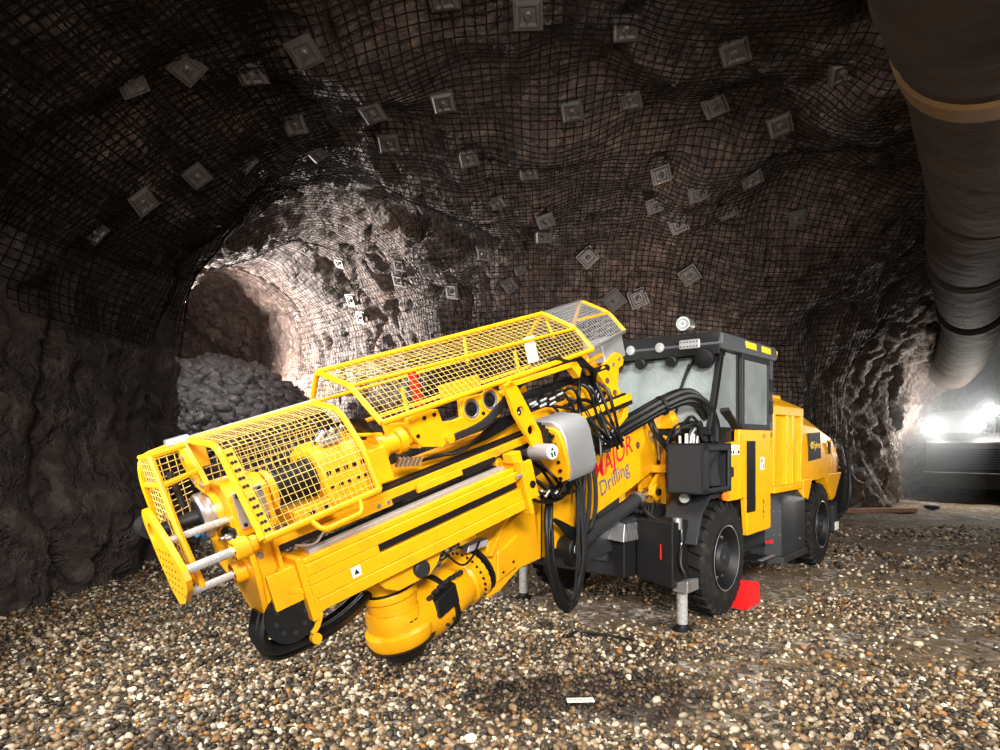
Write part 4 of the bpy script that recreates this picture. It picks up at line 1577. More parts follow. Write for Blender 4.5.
# ---------------------------------------------------------- boom
BY0, BY1 = 0.17, 0.45
up_ = [(2.229, 1.35), (1.407, 1.66), (0.85, 1.86), (0.55, 1.93), (0.34, 1.93), (0.22, 1.85), (0.22, 1.68), (0.363, 1.445), (0.90, 1.26), (1.407, 1.105), (1.728, 0.977), (2.215, 0.812), (2.32, 0.80), (2.40, 1.28)]
b = R().prism(up_, 1, BY0, BY1)
bm_ = b.build('boom', M_YEL, rig, 0.015, 40, 3)
b = R()
b.loft([[(2.30, BY0, 0.80), (2.30, BY1, 0.80), (2.30, BY1, 1.30), (2.30, BY0, 1.30)], [(2.55, BY0 + .0, 0.76), (2.55, BY1, 0.76), (2.55, BY1, 1.18), (2.55, BY0, 1.18)],
        [(2.80, 0.15, 0.63), (2.80, 0.46, 0.63), (2.80, 0.46, 1.06), (2.80, 0.15, 1.06)], [(2.92, 0.16, 0.60), (2.92, 0.45, 0.60), (2.92, 0.45, 1.00), (2.92, 0.16, 1.00)]])
fa = b.build('forearm', M_YEL, rig, 0.02, 40, 3)
b = R().hexa([(2.60, 0.455, 0.78), (2.84, 0.462, 0.70), (2.84, 0.462, 0.94), (2.60, 0.455, 1.04)], [(2.61, 0.475, 0.80), (2.83, 0.48, 0.72), (2.83, 0.48, 0.92), (2.61, 0.475, 1.02)])
b.build('cover_panel', M_YEL, fa, 0.008)
b = R()
bolts(b, [(2.66, 0.476, 0.84), (2.78, 0.479, 0.78)], (0, 1, 0), 0.01, 0.008)
b.build('panel_bolts', M_BLACK, fa)
b = R().loft([[(2.27, BY0 - .004, 0.80), (2.27, BY1 + .004, 0.80), (2.27, BY1 + .004, 1.31), (2.27, BY0 - .004, 1.31)], [(2.285, BY0 - .004, 0.80), (2.285, BY1 + .004, 0.80), (2.285, BY1 + .004, 1.30), (2.285, BY0 - .004, 1.30)]])
b.build('boom_band', M_BLACK, fa)
# rotary joint on the boom axis
bd = Vector((1, 0, -0.42)).normalized()
jp = Vector((2.90, 0.305, 0.80))
b = R().lathe(jp, bd, [(0, 0.20), (0.03, 0.20), (0.03, 0.17), (0.06, 0.17)], 32)
b.build('joint_gap', M_BLACK, rig)
b = R().lathe(jp + bd * 0.06, bd, [(0, 0.205), (0.05, 0.205), (0.05, 0.19), (0.11, 0.19), (0.13, 0.175)], 32)
jf = b.build('rotary_flange', M_YEL, rig)
e1 = bd.cross(Vector((0, 1, 0))).normalized()
e2 = Vector((0, 1, 0))
b = R()
for k in range(26):
    a = 2 * math.pi * k / 26
    c = jp + bd * 0.05 + (e1 * math.cos(a) + e2 * math.sin(a)) * 0.195
    b.cyl(c, c + bd * 0.015, 0.014, n=8)
    c = jp + bd * 0.115 + (e1 * math.cos(a) + e2 * math.sin(a)) * 0.198
    b.cyl(c - (e1 * math.cos(a) + e2 * math.sin(a)) * 0.01, c + (e1 * math.cos(a) + e2 * math.sin(a)) * 0.006, 0.010, n=6)
b.build('flange_bolts', M_BLACK, jf)
b = R().lathe(jp + bd * 0.19, bd, [(0, 0.165), (0.02, 0.175), (0.20, 0.185), (0.22, 0.18)], 32)
b.build('rotary_actuator', M_YEL, rig)
b = R().lathe(jp + bd * 0.405, bd, [(0, 0.212), (0.03, 0.212)], 32)
b.build('seal_ring', M_BLACK, rig)
# elbow
ue = (RIG_INV.to_3x3() @ FEED.to_3x3() @ Vector((0, 0, 1))).normalized()
ec = Vector((3.63, 0.30, 0.57))
top = ec + ue * 0.36
j0 = jp + bd * 0.425
rings = []
ctrl = curve_pts([tuple(j0), tuple(j0 + bd * 0.10), tuple(ec - bd * 0.08 + ue * -0.02), tuple(ec + ue * 0.03), tuple(ec + ue * 0.10)], 5)
b = R().tube(ctrl, [0.188 + 0.008 * math.sin(math.pi * i / (len(ctrl) - 1)) for i in range(len(ctrl))], 28)
el = b.build('elbow', M_YEL, rig)
b = R().lathe(ec - ue * 0.13, ue, [(-0.15, 0.05), (-0.10, 0.13), (0.02, 0.20)], 28)
b.build('elbow_base', M_BLACK, rig)
b = R().lathe(ec - ue * 0.13, ue, [(0, 0.20), (0.05, 0.225), (0.10, 0.225), (0.12, 0.20)], 36)
b.build('elbow_flange', M_YEL, rig)
b = R().lathe(ec - ue * 0.02, ue, [(0, 0.19), (0.04, 0.19), (0.06, 0.165), (0.20, 0.165), (0.215, 0.18), (0.25, 0.18), (0.27, 0.165), (0.33, 0.175), (0.36, 0.19), (0.42, 0.19)], 36)
b.build('slewing_column', M_YEL, rig)
for (h_, r_) in ((0.035, 0.193), (0.185, 0.168), (0.245, 0.183), (0.335, 0.181)):
    R().lathe(ec + ue * h_, ue, [(0, r_), (0.010, r_)], 36).build('seam_ring', M_BLACK, rig)
R().lathe(ec - ue * 0.135, ue, [(0, 0.222), (0.014, 0.228)], 36).build('seam_ring', M_BLACK, rig)
b = R().hexa([(3.27, 0.40, 0.70), (3.27, 0.52, 0.66), (3.46, 0.52, 0.58), (3.46, 0.40, 0.62)], [(3.29, 0.40, 0.80), (3.29, 0.50, 0.79), (3.47, 0.50, 0.70), (3.47, 0.40, 0.72)])
b.build('elbow_pocket', M_BLACK, el, 0.01)
b = R()
for k in range(7):
    a = k / 6
    c = Vector((3.22, 0.43, 0.83)).lerp(Vector((3.50, 0.43, 0.71)), a) + Vector((0, 0.02, 0.02 * math.sin(a * 3.1)))
    b.cyl(c, c + Vector((0, 0.03, 0.02)), 0.017, n=8)
for k in range(3):
    c = Vector((3.24 + k * 0.06, 0.475, 0.58 - k * 0.028))
    b.cyl(c, c + Vector((0, 0.03, 0)), 0.011, n=8)
b.build('elbow_bolts', M_DGREY, el)
# saddle between column and cradle beam
b = feed().prism([(-0.26, 0.0), (0.26, 0.0), (0.20, -0.09), (0.12, -0.14), (-0.12, -0.14), (-0.20, -0.09)], 1, -0.10, 0.24)
b.build('saddle', M_YEL, rig, 0.008)
feed().lathe((0.06, 0.22, -0.07), (0, 1, 0), [(0, 0.055), (0.05, 0.055), (0.06, 0.045)], 20).build('saddle_pin', M_DGREY, rig)
# prop and hoses behind the joint, worklight
b = R().tube([(2.62, 0.30, 1.06), (2.62, 0.32, 1.18), (2.78, 0.35, 0.98)], 0.025, 8)
b.hexa([(2.70, 0.46, 1.22), (2.74, 0.46, 1.22), (2.95, 0.46, 0.92), (2.91, 0.46, 0.92)], [(2.70, 0.50, 1.22), (2.74, 0.50, 1.22), (2.95, 0.50, 0.92), (2.91, 0.50, 0.92)])
b.build('strut_bracket', M_YEL, rig, 0.004)
R().hexa([(2.98, 0.50, 1.00), (3.12, 0.44, 0.96), (3.12, 0.38, 0.96), (2.98, 0.40, 1.0)], [(2.96, 0.50, 1.05), (3.10, 0.44, 1.01), (3.10, 0.38, 1.01), (2.96, 0.40, 1.05)]).build('steel_flap', M_STEEL, rig, 0.004)
R().box(2.45, 2.62, 0.22, 0.40, 1.16, 1.27).build('valve_block', M_BLACK, rig, 0.01)
for k in range(5):
    R().tube(curve_pts([(2.40, 0.22 + 0.04 * k, 1.24), (2.55, 0.22 + 0.04 * k, 1.34), (2.74, 0.24 + 0.03 * k, 1.25), (2.84, 0.26, 1.04)], 6), 0.014, 6).build('joint_hose', M_HOSE, rig)
R().tube(curve_pts([(3.42, 0.45, 1.05), (3.30, 0.55, 0.92), (3.18, 0.55, 0.96), (3.06, 0.50, 1.04)], 6), 0.008, 6).build('thin_cable', M_HOSE, rig)


# lettering on the boom side
def text_on(name, s, size, mat, parent, origin, xdir, ydir, shear=0.0, ext=0.001, stretch=1.0):
    cu = bpy.data.curves.new(name, 'FONT')
    cu.body = s
    cu.size = size
    cu.shear = shear
    cu.extrude = ext
    cu.offset = size * 0.003
    cu.resolution_u = 3
    to = bpy.data.objects.new(name, cu)
    col.objects.link(to)
    dg = bpy.context.evaluated_depsgraph_get()
    me = bpy.data.meshes.new_from_object(to.evaluated_get(dg))
    bpy.data.objects.remove(to)
    x = Vector(xdir).normalized()
    y = Vector(ydir)
    y = (y - x * y.dot(x)).normalized()
    z = x.cross(y)
    Mx = Matrix((x * stretch, y, z)).transposed().to_4x4()
    Mx.translation = Vector(origin)
    me.transform(Mx)
    me.materials.clear()
    me.materials.append(mat)
    o = bpy.data.objects.new(name, me)
    col.objects.link(o)
    o.parent = parent
    return o


text_on('lettering', 'MAJOR', 0.255, M_TRED, bm_, (1.50, BY1 + 0.002, 1.37), (-1, 0, 0.40), (0.40, 0, 1), 0.25, 0.001, 0.92)
text_on('lettering', 'Drilling', 0.20, M_TBLUE, bm_, (1.40, BY1 + 0.002, 1.235), (-1, 0, 0.40), (0.40, 0, 1), 0.1, 0.001, 0.95)
b = R().lathe((0.42, BY1 - 0.02, 1.80), (0, 1, 0), [(0, 0.07), (0.06, 0.07), (0.07, 0.055)], 24)
b.build('boom_pin', M_STEEL, rig)
R().hexa([(0.30, 0.48, 1.56), (0.36, 0.48, 1.54), (0.40, 0.48, 1.80), (0.33, 0.48, 1.82)], [(0.30, 0.50, 1.56), (0.36, 0.50, 1.54), (0.40, 0.50, 1.80), (0.33, 0.50, 1.82)]).build('pin_keeper', M_STEEL, rig, 0.006)
b = R()
b.cyl((0.72, BY1, 1.70), (0.72, BY1 + 0.004, 1.70), 0.035, n=16)
b.build('boom_hole', M_RUST, bm_)
# slewing post
b = R()
b.prism([(0.35, 1.05), (0.35, 1.52), (0.30, 1.95), (0.10, 2.02), (-0.12, 1.98), (-0.15, 1.05)], 1, 0.02, 0.10)
b.prism([(0.35, 1.05), (0.35, 1.52), (0.30, 1.95), (0.10, 2.02), (-0.12, 1.98), (-0.15, 1.05)], 1, 0.50, 0.56)
b.box(-0.15, 0.10, 0.06, 0.54, 1.05, 1.90)
b.box(-0.18, 0.42, 0.02, 0.60, 1.42, 1.50)
b.box(-0.10, 0.32, 0.10, 0.56, 0.85, 1.06)
b.build('slewing_post', M_YEL, rig, 0.012, 40, 3)
b = R()
b.prism([(0.10, 1.46), (0.30, 1.46), (0.52, 1.30), (0.53, 1.20), (0.44, 1.15), (0.34, 1.20), (0.10, 1.18)], 1, 0.46, 0.50)
b.prism([(0.10, 1.46), (0.30, 1.46), (0.52, 1.30), (0.53, 1.20), (0.44, 1.15), (0.34, 1.20), (0.10, 1.18)], 1, 0.34, 0.38)
b.lathe((0.45, 0.50, 1.23), (0, 1, 0), [(0, 0.085), (0.03, 0.085), (0.03, 0.05), (0.02, 0.05)], 24)
clv = b.build('clevis', M_YEL, rig, 0.006)
R().cyl((0.45, 0.30, 1.23), (0.45, 0.55, 1.23), 0.035, n=16).build('clevis_pin', M_BLACK, clv)
# lift cylinder
c0, c1 = Vector((1.95, 0.50, 0.86)), Vector((0.47, 0.42, 1.22))
d_ = (c1 - c0).normalized()
R().lathe(c0, d_, [(0, 0.075), (0.06, 0.085), (0.30, 0.085), (0.32, 0.07), (1.22, 0.07), (1.24, 0.08), (1.30, 0.08)], 24).build('lift_cylinder', M_DGREY, rig)
R().lathe(c0 + d_ * 1.24, d_, [(0, 0.082), (0.07, 0.082)], 24).build('cylinder_ring', M_STEEL, rig)
R().cyl(c0 + d_ * 1.3, c1, 0.045, n=16).build('piston_rod', M_CHROME, rig)
R().lathe((1.98, 0.42, 0.86), (0, 1, 0), [(0, 0.10), (0.16, 0.10), (0.17, 0.09)], 24).build('cylinder_eye', M_BLACK, rig)
R().lathe((1.98, 0.59, 0.86), (0, 1, 0), [(0, 0.045), (0.006, 0.045)], 20).build('pin_cap', M_WHITE, rig)
R().tube(arc3 if False else [(1.96, 0.598, 0.875), (1.985, 0.598, 0.885), (2.0, 0.598, 0.865)], 0.008, 6).build('cap_mark', M_BLACK, rig)

# hanging hose loops in front of the boom
for k in range(5):
    o1, o2, o3 = random.uniform(-.05, .05), random.uniform(-.08, .08), random.uniform(-.05, .05)
    pts = curve_pts([(1.86 + 0.04 * k, 0.54, 1.52), (1.94 + o1, 0.60, 1.30), (2.02 + o2, 0.64 + 0.01 * k, 0.80), (2.12 + o3, 0.66, 0.54 - 0.02 * k), (2.24 + o2, 0.64, 0.50 - 0.015 * k), (2.36 + o1, 0.62, 0.78), (2.36 + o3, 0.58, 1.15), (2.24, 0.52, 1.38)], 8)
    R().tube(pts, 0.018, 8).build('hanging_hose', M_HOSE, rig)
for k in range(3):
    pts = curve_pts([(1.66 + 0.05 * k, 0.50, 1.60), (1.66 + 0.09 * k, 0.56, 1.40), (1.70 + 0.10 * k, 0.58, 1.12), (1.85 + 0.05 * k, 0.58, 0.98 - 0.03 * k), (2.25, 0.56, 1.12)], 8)
    R().tube(pts, 0.019, 8).build('boom_hose', M_HOSE, rig)
# thick sleeve of hoses from the feed to the carrier
for k in range(6):
    a = k * math.pi / 3
    oy, oz = 0.055 * math.cos(a), 0.055 * math.sin(a)
    pts = curve_pts([(1.22, 0.30 + oy, 1.70 + oz * .7), (1.02, 0.38 + oy, 1.83 + oz), (0.80, 0.50 + oy, 1.96 + oz), (0.62, 0.66 + oy, 2.09 + oz), (0.46, 0.82 + oy, 2.17 + oz), (0.32 + oz * .6, 0.92 + oy, 2.10 + oz * .5), (0.20 + oz, 0.96 + oy, 1.94), (0.16 + oz, 0.96 + oy, 1.74)], 8)
    R().tube(pts, 0.036, 8).build('sleeve_hose', M_HOSE, rig)
for t_ in ((1.02, 0.38, 1.83), (0.62, 0.66, 2.09)):
    R().lathe(Vector(t_) - Vector((0.02, 0, 0)), (0.75, -0.5, -0.42), [(0, 0.1), (0.03, 0.1)], 20).build('sleeve_clamp', M_BLACK, rig)
for k in range(6):
    pts = curve_pts([(0.62 - 0.03 * k, 0.50, 2.00), (0.60, 0.56 + 0.01 * k, 1.85), (0.52 - 0.02 * k, 0.62, 1.72), (0.45, 0.66 + 0.02 * k, 1.62)], 6)
    if k < 2:
        R().tube(pts, 0.03, 8).build('drop_hose', M_HOSE, rig)
for k in range(6):
    pts = curve_pts([(0.48 - 0.05 * k, 0.86, 1.72), (0.46 - 0.05 * k, 0.87, 1.82), (0.40 - 0.05 * k, 0.88 + 0.01 * k, 1.88), (0.30 - 0.05 * k, 0.86, 1.84), (0.24 - 0.05 * k, 0.84, 1.72)], 6)
    R().tube(pts, 0.016, 8).build('coupling_hose', M_STEEL if k in (1, 4) else M_HOSE, rig)

# more hoses and couplings clustered between feed, boom and carrier
hr = random.Random(31)
for k in range(9):
    j = lambda a: hr.uniform(-a, a)
    pts = curve_pts([(1.50 + 0.09 * k, -0.02 + j(.03), 0.62 + j(.05)), (1.62 + 0.08 * k, 0.07 + j(.04), 0.55 + j(.1)), (1.78 + 0.06 * k, 0.12 + j(.03), 0.36 + j(.08)), (1.98 + 0.04 * k, 0.12 + j(.04), 0.16 + j(.06)), (2.10 + 0.03 * k, 0.08 + j(.04), 0.06 + j(.04))], 6)
    feed().tube(pts, 0.013, 6).build('feed_hose', M_HOSE, rig)
for k in range(7):
    j = lambda a: hr.uniform(-a, a)
    pts = curve_pts([(0.98 + 0.05 * k, 0.02 + j(.03), 0.28 + j(.05)), (1.12 + 0.05 * k, 0.10 + j(.04), 0.08 + j(.08)), (1.28 + 0.04 * k, 0.14 + j(.05), -0.08 + j(.06)), (1.50 + 0.04 * k, 0.12, -0.05 + j(.08)), (1.66 + j(.05), 0.06, 0.10)], 6)
    feed().tube(pts, 0.013, 6).build('feed_hose', M_HOSE, rig)
for k in range(5):
    j = lambda a: hr.uniform(-a, a)
    pts = curve_pts([(1.62 + 0.05 * k, 0.0, 0.84 + j(.03)), (1.80, 0.05 + j(.05), 0.88 + j(.05)), (2.0 + j(.04), 0.06, 0.76 + j(.06)), (2.12 + 0.03 * k, 0.05, 0.58 + j(.06)), (2.2 + 0.02 * k, 0.02, 0.44)], 6)
    feed().tube(pts, 0.012, 6).build('arch_hose', M_HOSE, rig)
for k in range(10):
    p = (1.26 + 0.05 * k, 0.02 + 0.04 * (k % 2), 0.60 + hr.uniform(-.04, .04))
    feed().cyl(p, (p[0] + 0.05, p[1] + 0.02, p[2] + 0.01), 0.012, n=8).build('hydraulic_fitting', M_STEEL, rig)
for k in range(8):
    p = (1.02 + 0.05 * k, 0.12 + 0.02 * (k % 3), 0.06 - 0.02 * k)
    feed().cyl(p, (p[0] + 0.05, p[1] + 0.01, p[2] + 0.03), 0.011, n=8).build('hydraulic_fitting', M_STEEL if k % 3 else M_TYEL, rig)
for k in range(6):
    j = lambda a: hr.uniform(-a, a)
    pts = curve_pts([(0.60 + j(.1), 0.70 + j(.05), 1.72), (0.55 + j(.08), 0.78 + j(.06), 1.86 + j(.04)), (0.44 + j(.06), 0.86 + j(.05), 1.93 + j(.05)), (0.32 + j(.06), 0.92, 1.88 + j(.05)), (0.26 + j(.05), 0.94, 1.74)], 6)
    R().tube(pts, 0.013, 6).build('coupling_hose', M_HOSE, rig)
for k in range(5):
    p = (0.62 - 0.08 * k, 0.84 + 0.03 * (k % 2), 1.72)
    R().cyl(p, (p[0], p[1], p[2] + 0.07 + 0.02 * (k % 2)), 0.016, n=8).build('hydraulic_fitting', M_WHITE if k == 1 else M_STEEL, rig)

# ---------------------------------------------------------- carrier: wheels
def make_wheel(x, y_out, sgn, Rw=0.57, wd=0.32):
    """sgn +1: outer face towards +y"""
    c = Vector((x, y_out, Rw))
    ax = (0, -sgn, 0)
    b = R().lathe(c, ax, [(0.05, 0.30), (0.015, 0.31), (0.0, 0.36), (0.0, 0.44), (0.02, 0.505), (0.05, 0.53), (wd - 0.05, 0.53), (wd - 0.02, 0.505), (wd, 0.44), (wd, 0.31), (wd - 0.05, 0.30)], 48, False)
    nl = 26
    for k in range(nl):
        for half in (0, 1):
            a = 2 * math.pi * (k + 0.5 * half) / nl
            da = 2 * math.pi / nl * 0.29
            y0 = 0.012 if half == 0 else wd / 2 + 0.01
            y1 = wd / 2 - 0.01 if half == 0 else wd - 0.012
            vs = []
            for rr, yo0, yo1 in ((0.50, y0, y1), (Rw, y0 + (0.022 if half == 0 else 0), y1 - (0.022 if half else 0))):
                for yy, aa in ((yo0, a - da), (yo1, a - da + (0.06 if half == 0 else -0.06)), (yo1, a + da + (0.06 if half == 0 else -0.06)), (yo0, a + da)):
                    vs.append((x + rr * math.cos(aa), y_out - sgn * yy, Rw + rr * math.sin(aa)))
            b.hexa(vs[:4], vs[4:])
    ty = b.build('tyre', M_RUBBER, rig, 0, 30)
    b = R().lathe(c, ax, [(0.012, 0.315), (0.0, 0.325), (-0.004, 0.315), (0.03, 0.285), (0.06, 0.27), (0.10, 0.25), (0.10, 0.21), (0.05, 0.175), (0.05, 0.15)], 40, False)
    b.lathe(c + Vector((0, -sgn * 0.14, 0)), (0, sgn, 0), [(0, 0.29), (0.01, 0.29)], 40)
    rm = b.build('rim', M_BLACK, ty, 0, 30)
    b = R().lathe(c + Vector((0, -sgn * 0.12, 0)), (0, sgn, 0), [(0, 0.17), (0.05, 0.165), (0.10, 0.13), (0.105, 0.05), (0.12, 0.045)], 28)
    b.build('hub', M_DGREY, ty, 0, 30)
    b = R()
    for k in range(10):
        a = 2 * math.pi * k / 10
        p = c + Vector((0.20 * math.cos(a), -sgn * 0.10, 0.20 * math.sin(a)))
        b.cyl(p, p + Vector((0, sgn * 0.03, 0)), 0.016, n=6)
    b.build('wheel_nuts', M_STEEL, ty, 0, 30)
    b = R().lathe(c, ax, [(-0.003, 0.327), (-0.006, 0.322), (-0.003, 0.317)], 40, False)
    b.build('rim_edge', M_STEEL, ty, 0, 30)
    return ty


make_wheel(0.0, 1.05, 1)
make_wheel(0.0, -1.05, -1)
make_wheel(-3.43, 1.05, 1)
make_wheel(-3.43, -1.05, -1)

# chassis
b = R().box(-1.25, 1.15, -0.55, 0.55, 0.48, 0.88)
b.box(-0.25, 0.25, -0.75, 0.75, 0.42, 0.72)
b.build('front_chassis', M_BLACK, rig, 0.015)
b = R().box(-4.9, -1.7, -0.6, 0.6, 0.50, 1.0)
b.box(-3.68, -3.18, -0.75, 0.75, 0.42, 0.75)
b.build('rear_chassis', M_BLACK, rig, 0.015)
R().lathe((-1.5, 0, 0.40), (0, 0, 1), [(0, 0.25), (0.6, 0.25)], 20).build('articulation_joint', M_BLACK, rig)
b = R().prism([(0.55, 0.62), (1.10, 0.72), (1.80, 0.66), (1.90, 0.80), (1.75, 0.95), (1.20, 1.00), (0.60, 1.02)], 1, 0.34, 0.42)
b.prism([(0.55, 0.50), (1.10, 0.62), (1.60, 0.66), (1.60, 0.90), (1.20, 0.98), (0.60, 1.0)], 1, -0.50, -0.42)
b.box(0.6, 1.2, -0.45, 0.38, 0.62, 0.70)
b.build('front_apron', M_DGREY, rig, 0.012)
b = R()
b.hexa([(0.72, 0.36, 0.84), (1.22, 0.36, 0.84), (1.22, 0.58, 0.82), (0.72, 0.58, 0.82)], [(0.72, 0.36, 1.00), (1.16, 0.36, 1.00), (1.16, 0.56, 0.98), (0.72, 0.56, 0.98)])
tp = b.build('tread_step', M_STEEL, rig, 0.006)
b = R()
for k in range(9):
    b.cyl((0.74 + k * 0.05, 0.36, 1.003), (0.84 + k * 0.035, 0.56, 0.984), 0.006, n=4)
    b.cyl((0.84 + k * 0.035, 0.36, 1.003), (0.74 + k * 0.05, 0.56, 0.984), 0.006, n=4)
    b.cyl((0.74 + k * 0.05, 0.562, 0.98), (0.84 + k * 0.035, 0.582, 0.82), 0.006, n=4)
    b.cyl((0.84 + k * 0.035, 0.562, 0.98), (0.74 + k * 0.05, 0.582, 0.82), 0.006, n=4)
b.build('tread_pattern', M_DGREY, tp)
# jacks
b = R().hexa([(0.62, 0.56, 0.46), (0.95, 0.56, 0.46), (0.95, 0.93, 0.40), (0.62, 0.93, 0.40)], [(0.62, 0.56, 1.02), (0.95, 0.56, 1.02), (0.95, 0.93, 1.00), (0.62, 0.93, 1.00)])
b.build('jack_box', M_BLACK, rig, 0.015)
for (jx, jy, nm) in ((0.70, 0.90, 1), (0.70, -0.98, 0)):
    if not nm:
        R().box(0.60, 0.80, jy - 0.10, jy + 0.30, 0.45, 1.0).build('jack_box', M_BLACK, rig, 0.012)
    R().cyl((jx + 0.04, jy + 0.02, 0.05), (jx + 0.04, jy + 0.02, 0.45), 0.05, n=24).build('jack_leg', M_ROD, rig)
    R().lathe((jx + 0.04, jy + 0.02, -0.015), (0, 0, 1), [(0, 0.09), (0.02, 0.09), (0.035, 0.06), (0.06, 0.055)], 24).build('jack_foot', M_BLACK, rig)
R().hexa([(0.62, 0.88, 0.36), (0.86, 0.88, 0.36), (0.86, 1.03, 0.36), (0.62, 1.03, 0.36)], [(0.62, 0.88, 0.44), (0.86, 0.88, 0.44), (0.86, 1.03, 0.47), (0.62, 1.03, 0.47)]).build('jack_collar', M_STEEL, rig, 0.01)
R().cyl((0.80, 0.90, 0.93), (0.80, 0.90, 1.03), 0.045, n=16).build('jack_cap', M_STEEL, rig)
R().box(0.955, 0.960, 0.81, 0.82, 0.66, 0.80).build('reflector_strip', M_RED, rig)
for k in range(3):
    R().tube(curve_pts([(0.80 - 0.02 * k, 0.93, 0.95), (0.84, 0.96, 0.80), (0.82 + 0.02 * k, 0.95, 0.62), (0.78, 0.97, 0.50)], 6), 0.010, 6).build('jack_hose', M_STEEL if k == 1 else M_HOSE, rig)
for k in range(4):
    R().tube(curve_pts([(0.66, 0.45 + 0.05 * k, 1.06), (0.76, 0.50 + 0.05 * k, 1.14 + 0.02 * (k % 2)), (0.85, 0.58 + 0.03 * k, 1.10 - 0.02 * k), (0.86, 0.66 + 0.04 * k, 1.00)], 6), 0.010, 6).build('valve_hose', M_HOSE, rig)
R().box(0.45, 0.75, 0.30, 0.62, 1.00, 1.12).build('valve_bank', M_BLACK, rig, 0.01)
for k in range(6):
    p = Vector((0.76, 0.34 + 0.05 * k, 1.06))
    R().cyl(p, p + Vector((0.06, 0.0, 0.01 * (k % 2))), 0.018, n=8).build('hydraulic_fitting', M_CHROME, rig)
# fender over the near front wheel
b = R()
fp = [(0.70, 0.78), (0.58, 1.08), (0.40, 1.22), (-0.35, 1.24), (-0.52, 1.14), (-0.60, 0.95), (-0.56, 0.95), (-0.48, 1.11), (-0.33, 1.20), (0.38, 1.18), (0.55, 1.05), (0.66, 0.78)]
b.prism(fp, 1, 0.68, 1.04)
b.build('fender', M_DGREY, rig, 0.006)
b = R()
b.prism([(p[0], p[1]) for p in fp], 1, -1.04, -0.68)
b.build('fender', M_DGREY, rig, 0.006)
# lamp and orange marker under the grey box
R().lathe((0.52, 0.86, 1.20), (1, 0.2, 0), [(0, 0.06), (0.08, 0.06), (0.085, 0.05)], 20).build('marker_housing', M_BLACK, rig)
R().lathe((0.60, 0.876, 1.20), (1, 0.2, 0), [(0, 0.05), (0.012, 0.045)], 20).build('marker_lens', M_LENS, rig)
R().lathe((0.14, 1.085, 1.165), (0, 0, 1), [(0, 0.035), (0.05, 0.04), (0.07, 0.028)], 16).build('orange_marker', M_ORANGE, rig)
# grey box with the flap
b = R()
b.box(0.06, 0.74, 0.76, 0.79, 1.25, 1.72)
b.box(0.72, 0.74, 0.76, 1.12, 1.25, 1.72)
b.box(0.06, 0.08, 0.76, 1.12, 1.25, 1.72)
b.box(0.06, 0.74, 0.76, 1.12, 1.25, 1.275)
b.box(0.06, 0.74, 0.76, 1.12, 1.695, 1.72)
b.box(0.60, 0.74, 1.10, 1.12, 1.25, 1.72)
b.box(0.06, 0.13, 1.10, 1.12, 1.25, 1.72)
b.box(0.06, 0.74, 1.10, 1.12, 1.65, 1.72)
b.box(0.06, 0.74, 1.10, 1.12, 1.25, 1.30)
gb = b.build('reel_box', M_DGREY, rig, 0.006)
b = R()
nn = 10
rows = []
for i in range(nn + 1):
    t = i / nn
    rows.append([(0.14 + 0.46 * s_, 1.10 - 0.09 * math.sin(math.pi * (0.15 + 0.75 * t)) * (1.0 - 0.75 * t * s_) + 0.02 * math.sin(9 * s_ + 4 * t), 1.31 + 0.34 * t) for s_ in np.linspace(0, 1, 11)])
b.loft(rows, False, False)
fl = b.build('rubber_flap', M_DGREY, gb)
fl.modifiers.new('thick', 'SOLIDIFY').thickness = 0.006
# black hood plates in front of the cab
b = R()
b.prism([(0.06, 1.72), (0.06, 2.02), (-0.12, 2.10), (-0.26, 1.80), (-0.26, 1.15), (0.06, 1.15)], 1, 0.98, 1.00)
b.prism([(0.10, 1.72), (0.10, 1.80), (-0.10, 2.00), (-0.20, 1.98), (-0.20, 1.60)], 1, 0.50, 0.53)
b.build('hood_plate', M_BLACK, rig, 0.006)
b = R().hexa([(0.10, 0.96, 2.02), (0.02, 1.08, 2.04), (-0.26, 1.08, 1.86), (-0.24, 0.96, 1.86)], [(0.11, 0.96, 2.06), (0.03, 1.08, 2.08), (-0.26, 1.08, 1.90), (-0.24, 0.96, 1.90)])
b.build('hood_ramp', M_BLACK, rig, 0.006)

# ---------------------------------------------------------- cab
CY0, CY1 = -0.45, 1.05
b = R()
# pillars: front (sloping), middle, rear; sills
for yy in (CY0 + 0.03, CY1 - 0.075):
    b.hexa([(0.26, yy, 1.86), (0.34, yy, 1.86), (0.34, yy + 0.05, 1.86), (0.26, yy + 0.05, 1.86)], [(-0.02, yy, 2.66), (0.06, yy, 2.66), (0.06, yy + 0.05, 2.66), (-0.02, yy + 0.05, 2.66)])
    b.box(-0.40, -0.35, yy, yy + 0.05, 1.80, 2.68)
b.box(-1.34, -1.24, CY0, CY0 + 0.06, 0.80, 2.68)
b.box(-0.05, 0.34, CY0 + 0.03, CY1 - 0.03, 1.80, 1.88)
b.box(-0.04, 0.07, CY0 + 0.03, CY1 - 0.03, 2.60, 2.68)
b.box(-1.34, -1.28, CY0, CY1, 2.60, 2.68)
b.box(-1.34, -1.28, CY0, CY1, 1.78, 1.84)
cf = b.build('cab_frame', M_BLACK, rig, 0.006)
R().box(-1.36, -1.22, CY1 - 0.075, CY1 + 0.005, 1.86, 2.68).build('rear_pillar', M_GREY, rig, 0.006)
b = R().box(-1.30, -1.285, CY1 + 0.004, CY1 + 0.008, 1.95, 2.45)
for k in range(16):
    b.box(-1.315, -1.295, CY1 + 0.004, CY1 + 0.009, 1.96 + k * 0.032, 1.975 + k * 0.032)
b.build('pillar_print', M_BLACK, rig)
R().box(-1.30, 0.30, CY0 + 0.06, CY1 - 0.09, 0.80, 0.86).build('cab_floor', M_BLACK, rig)
b = R().box(-1.34, -1.30, CY0, CY1 - 0.06, 0.80, 1.80)
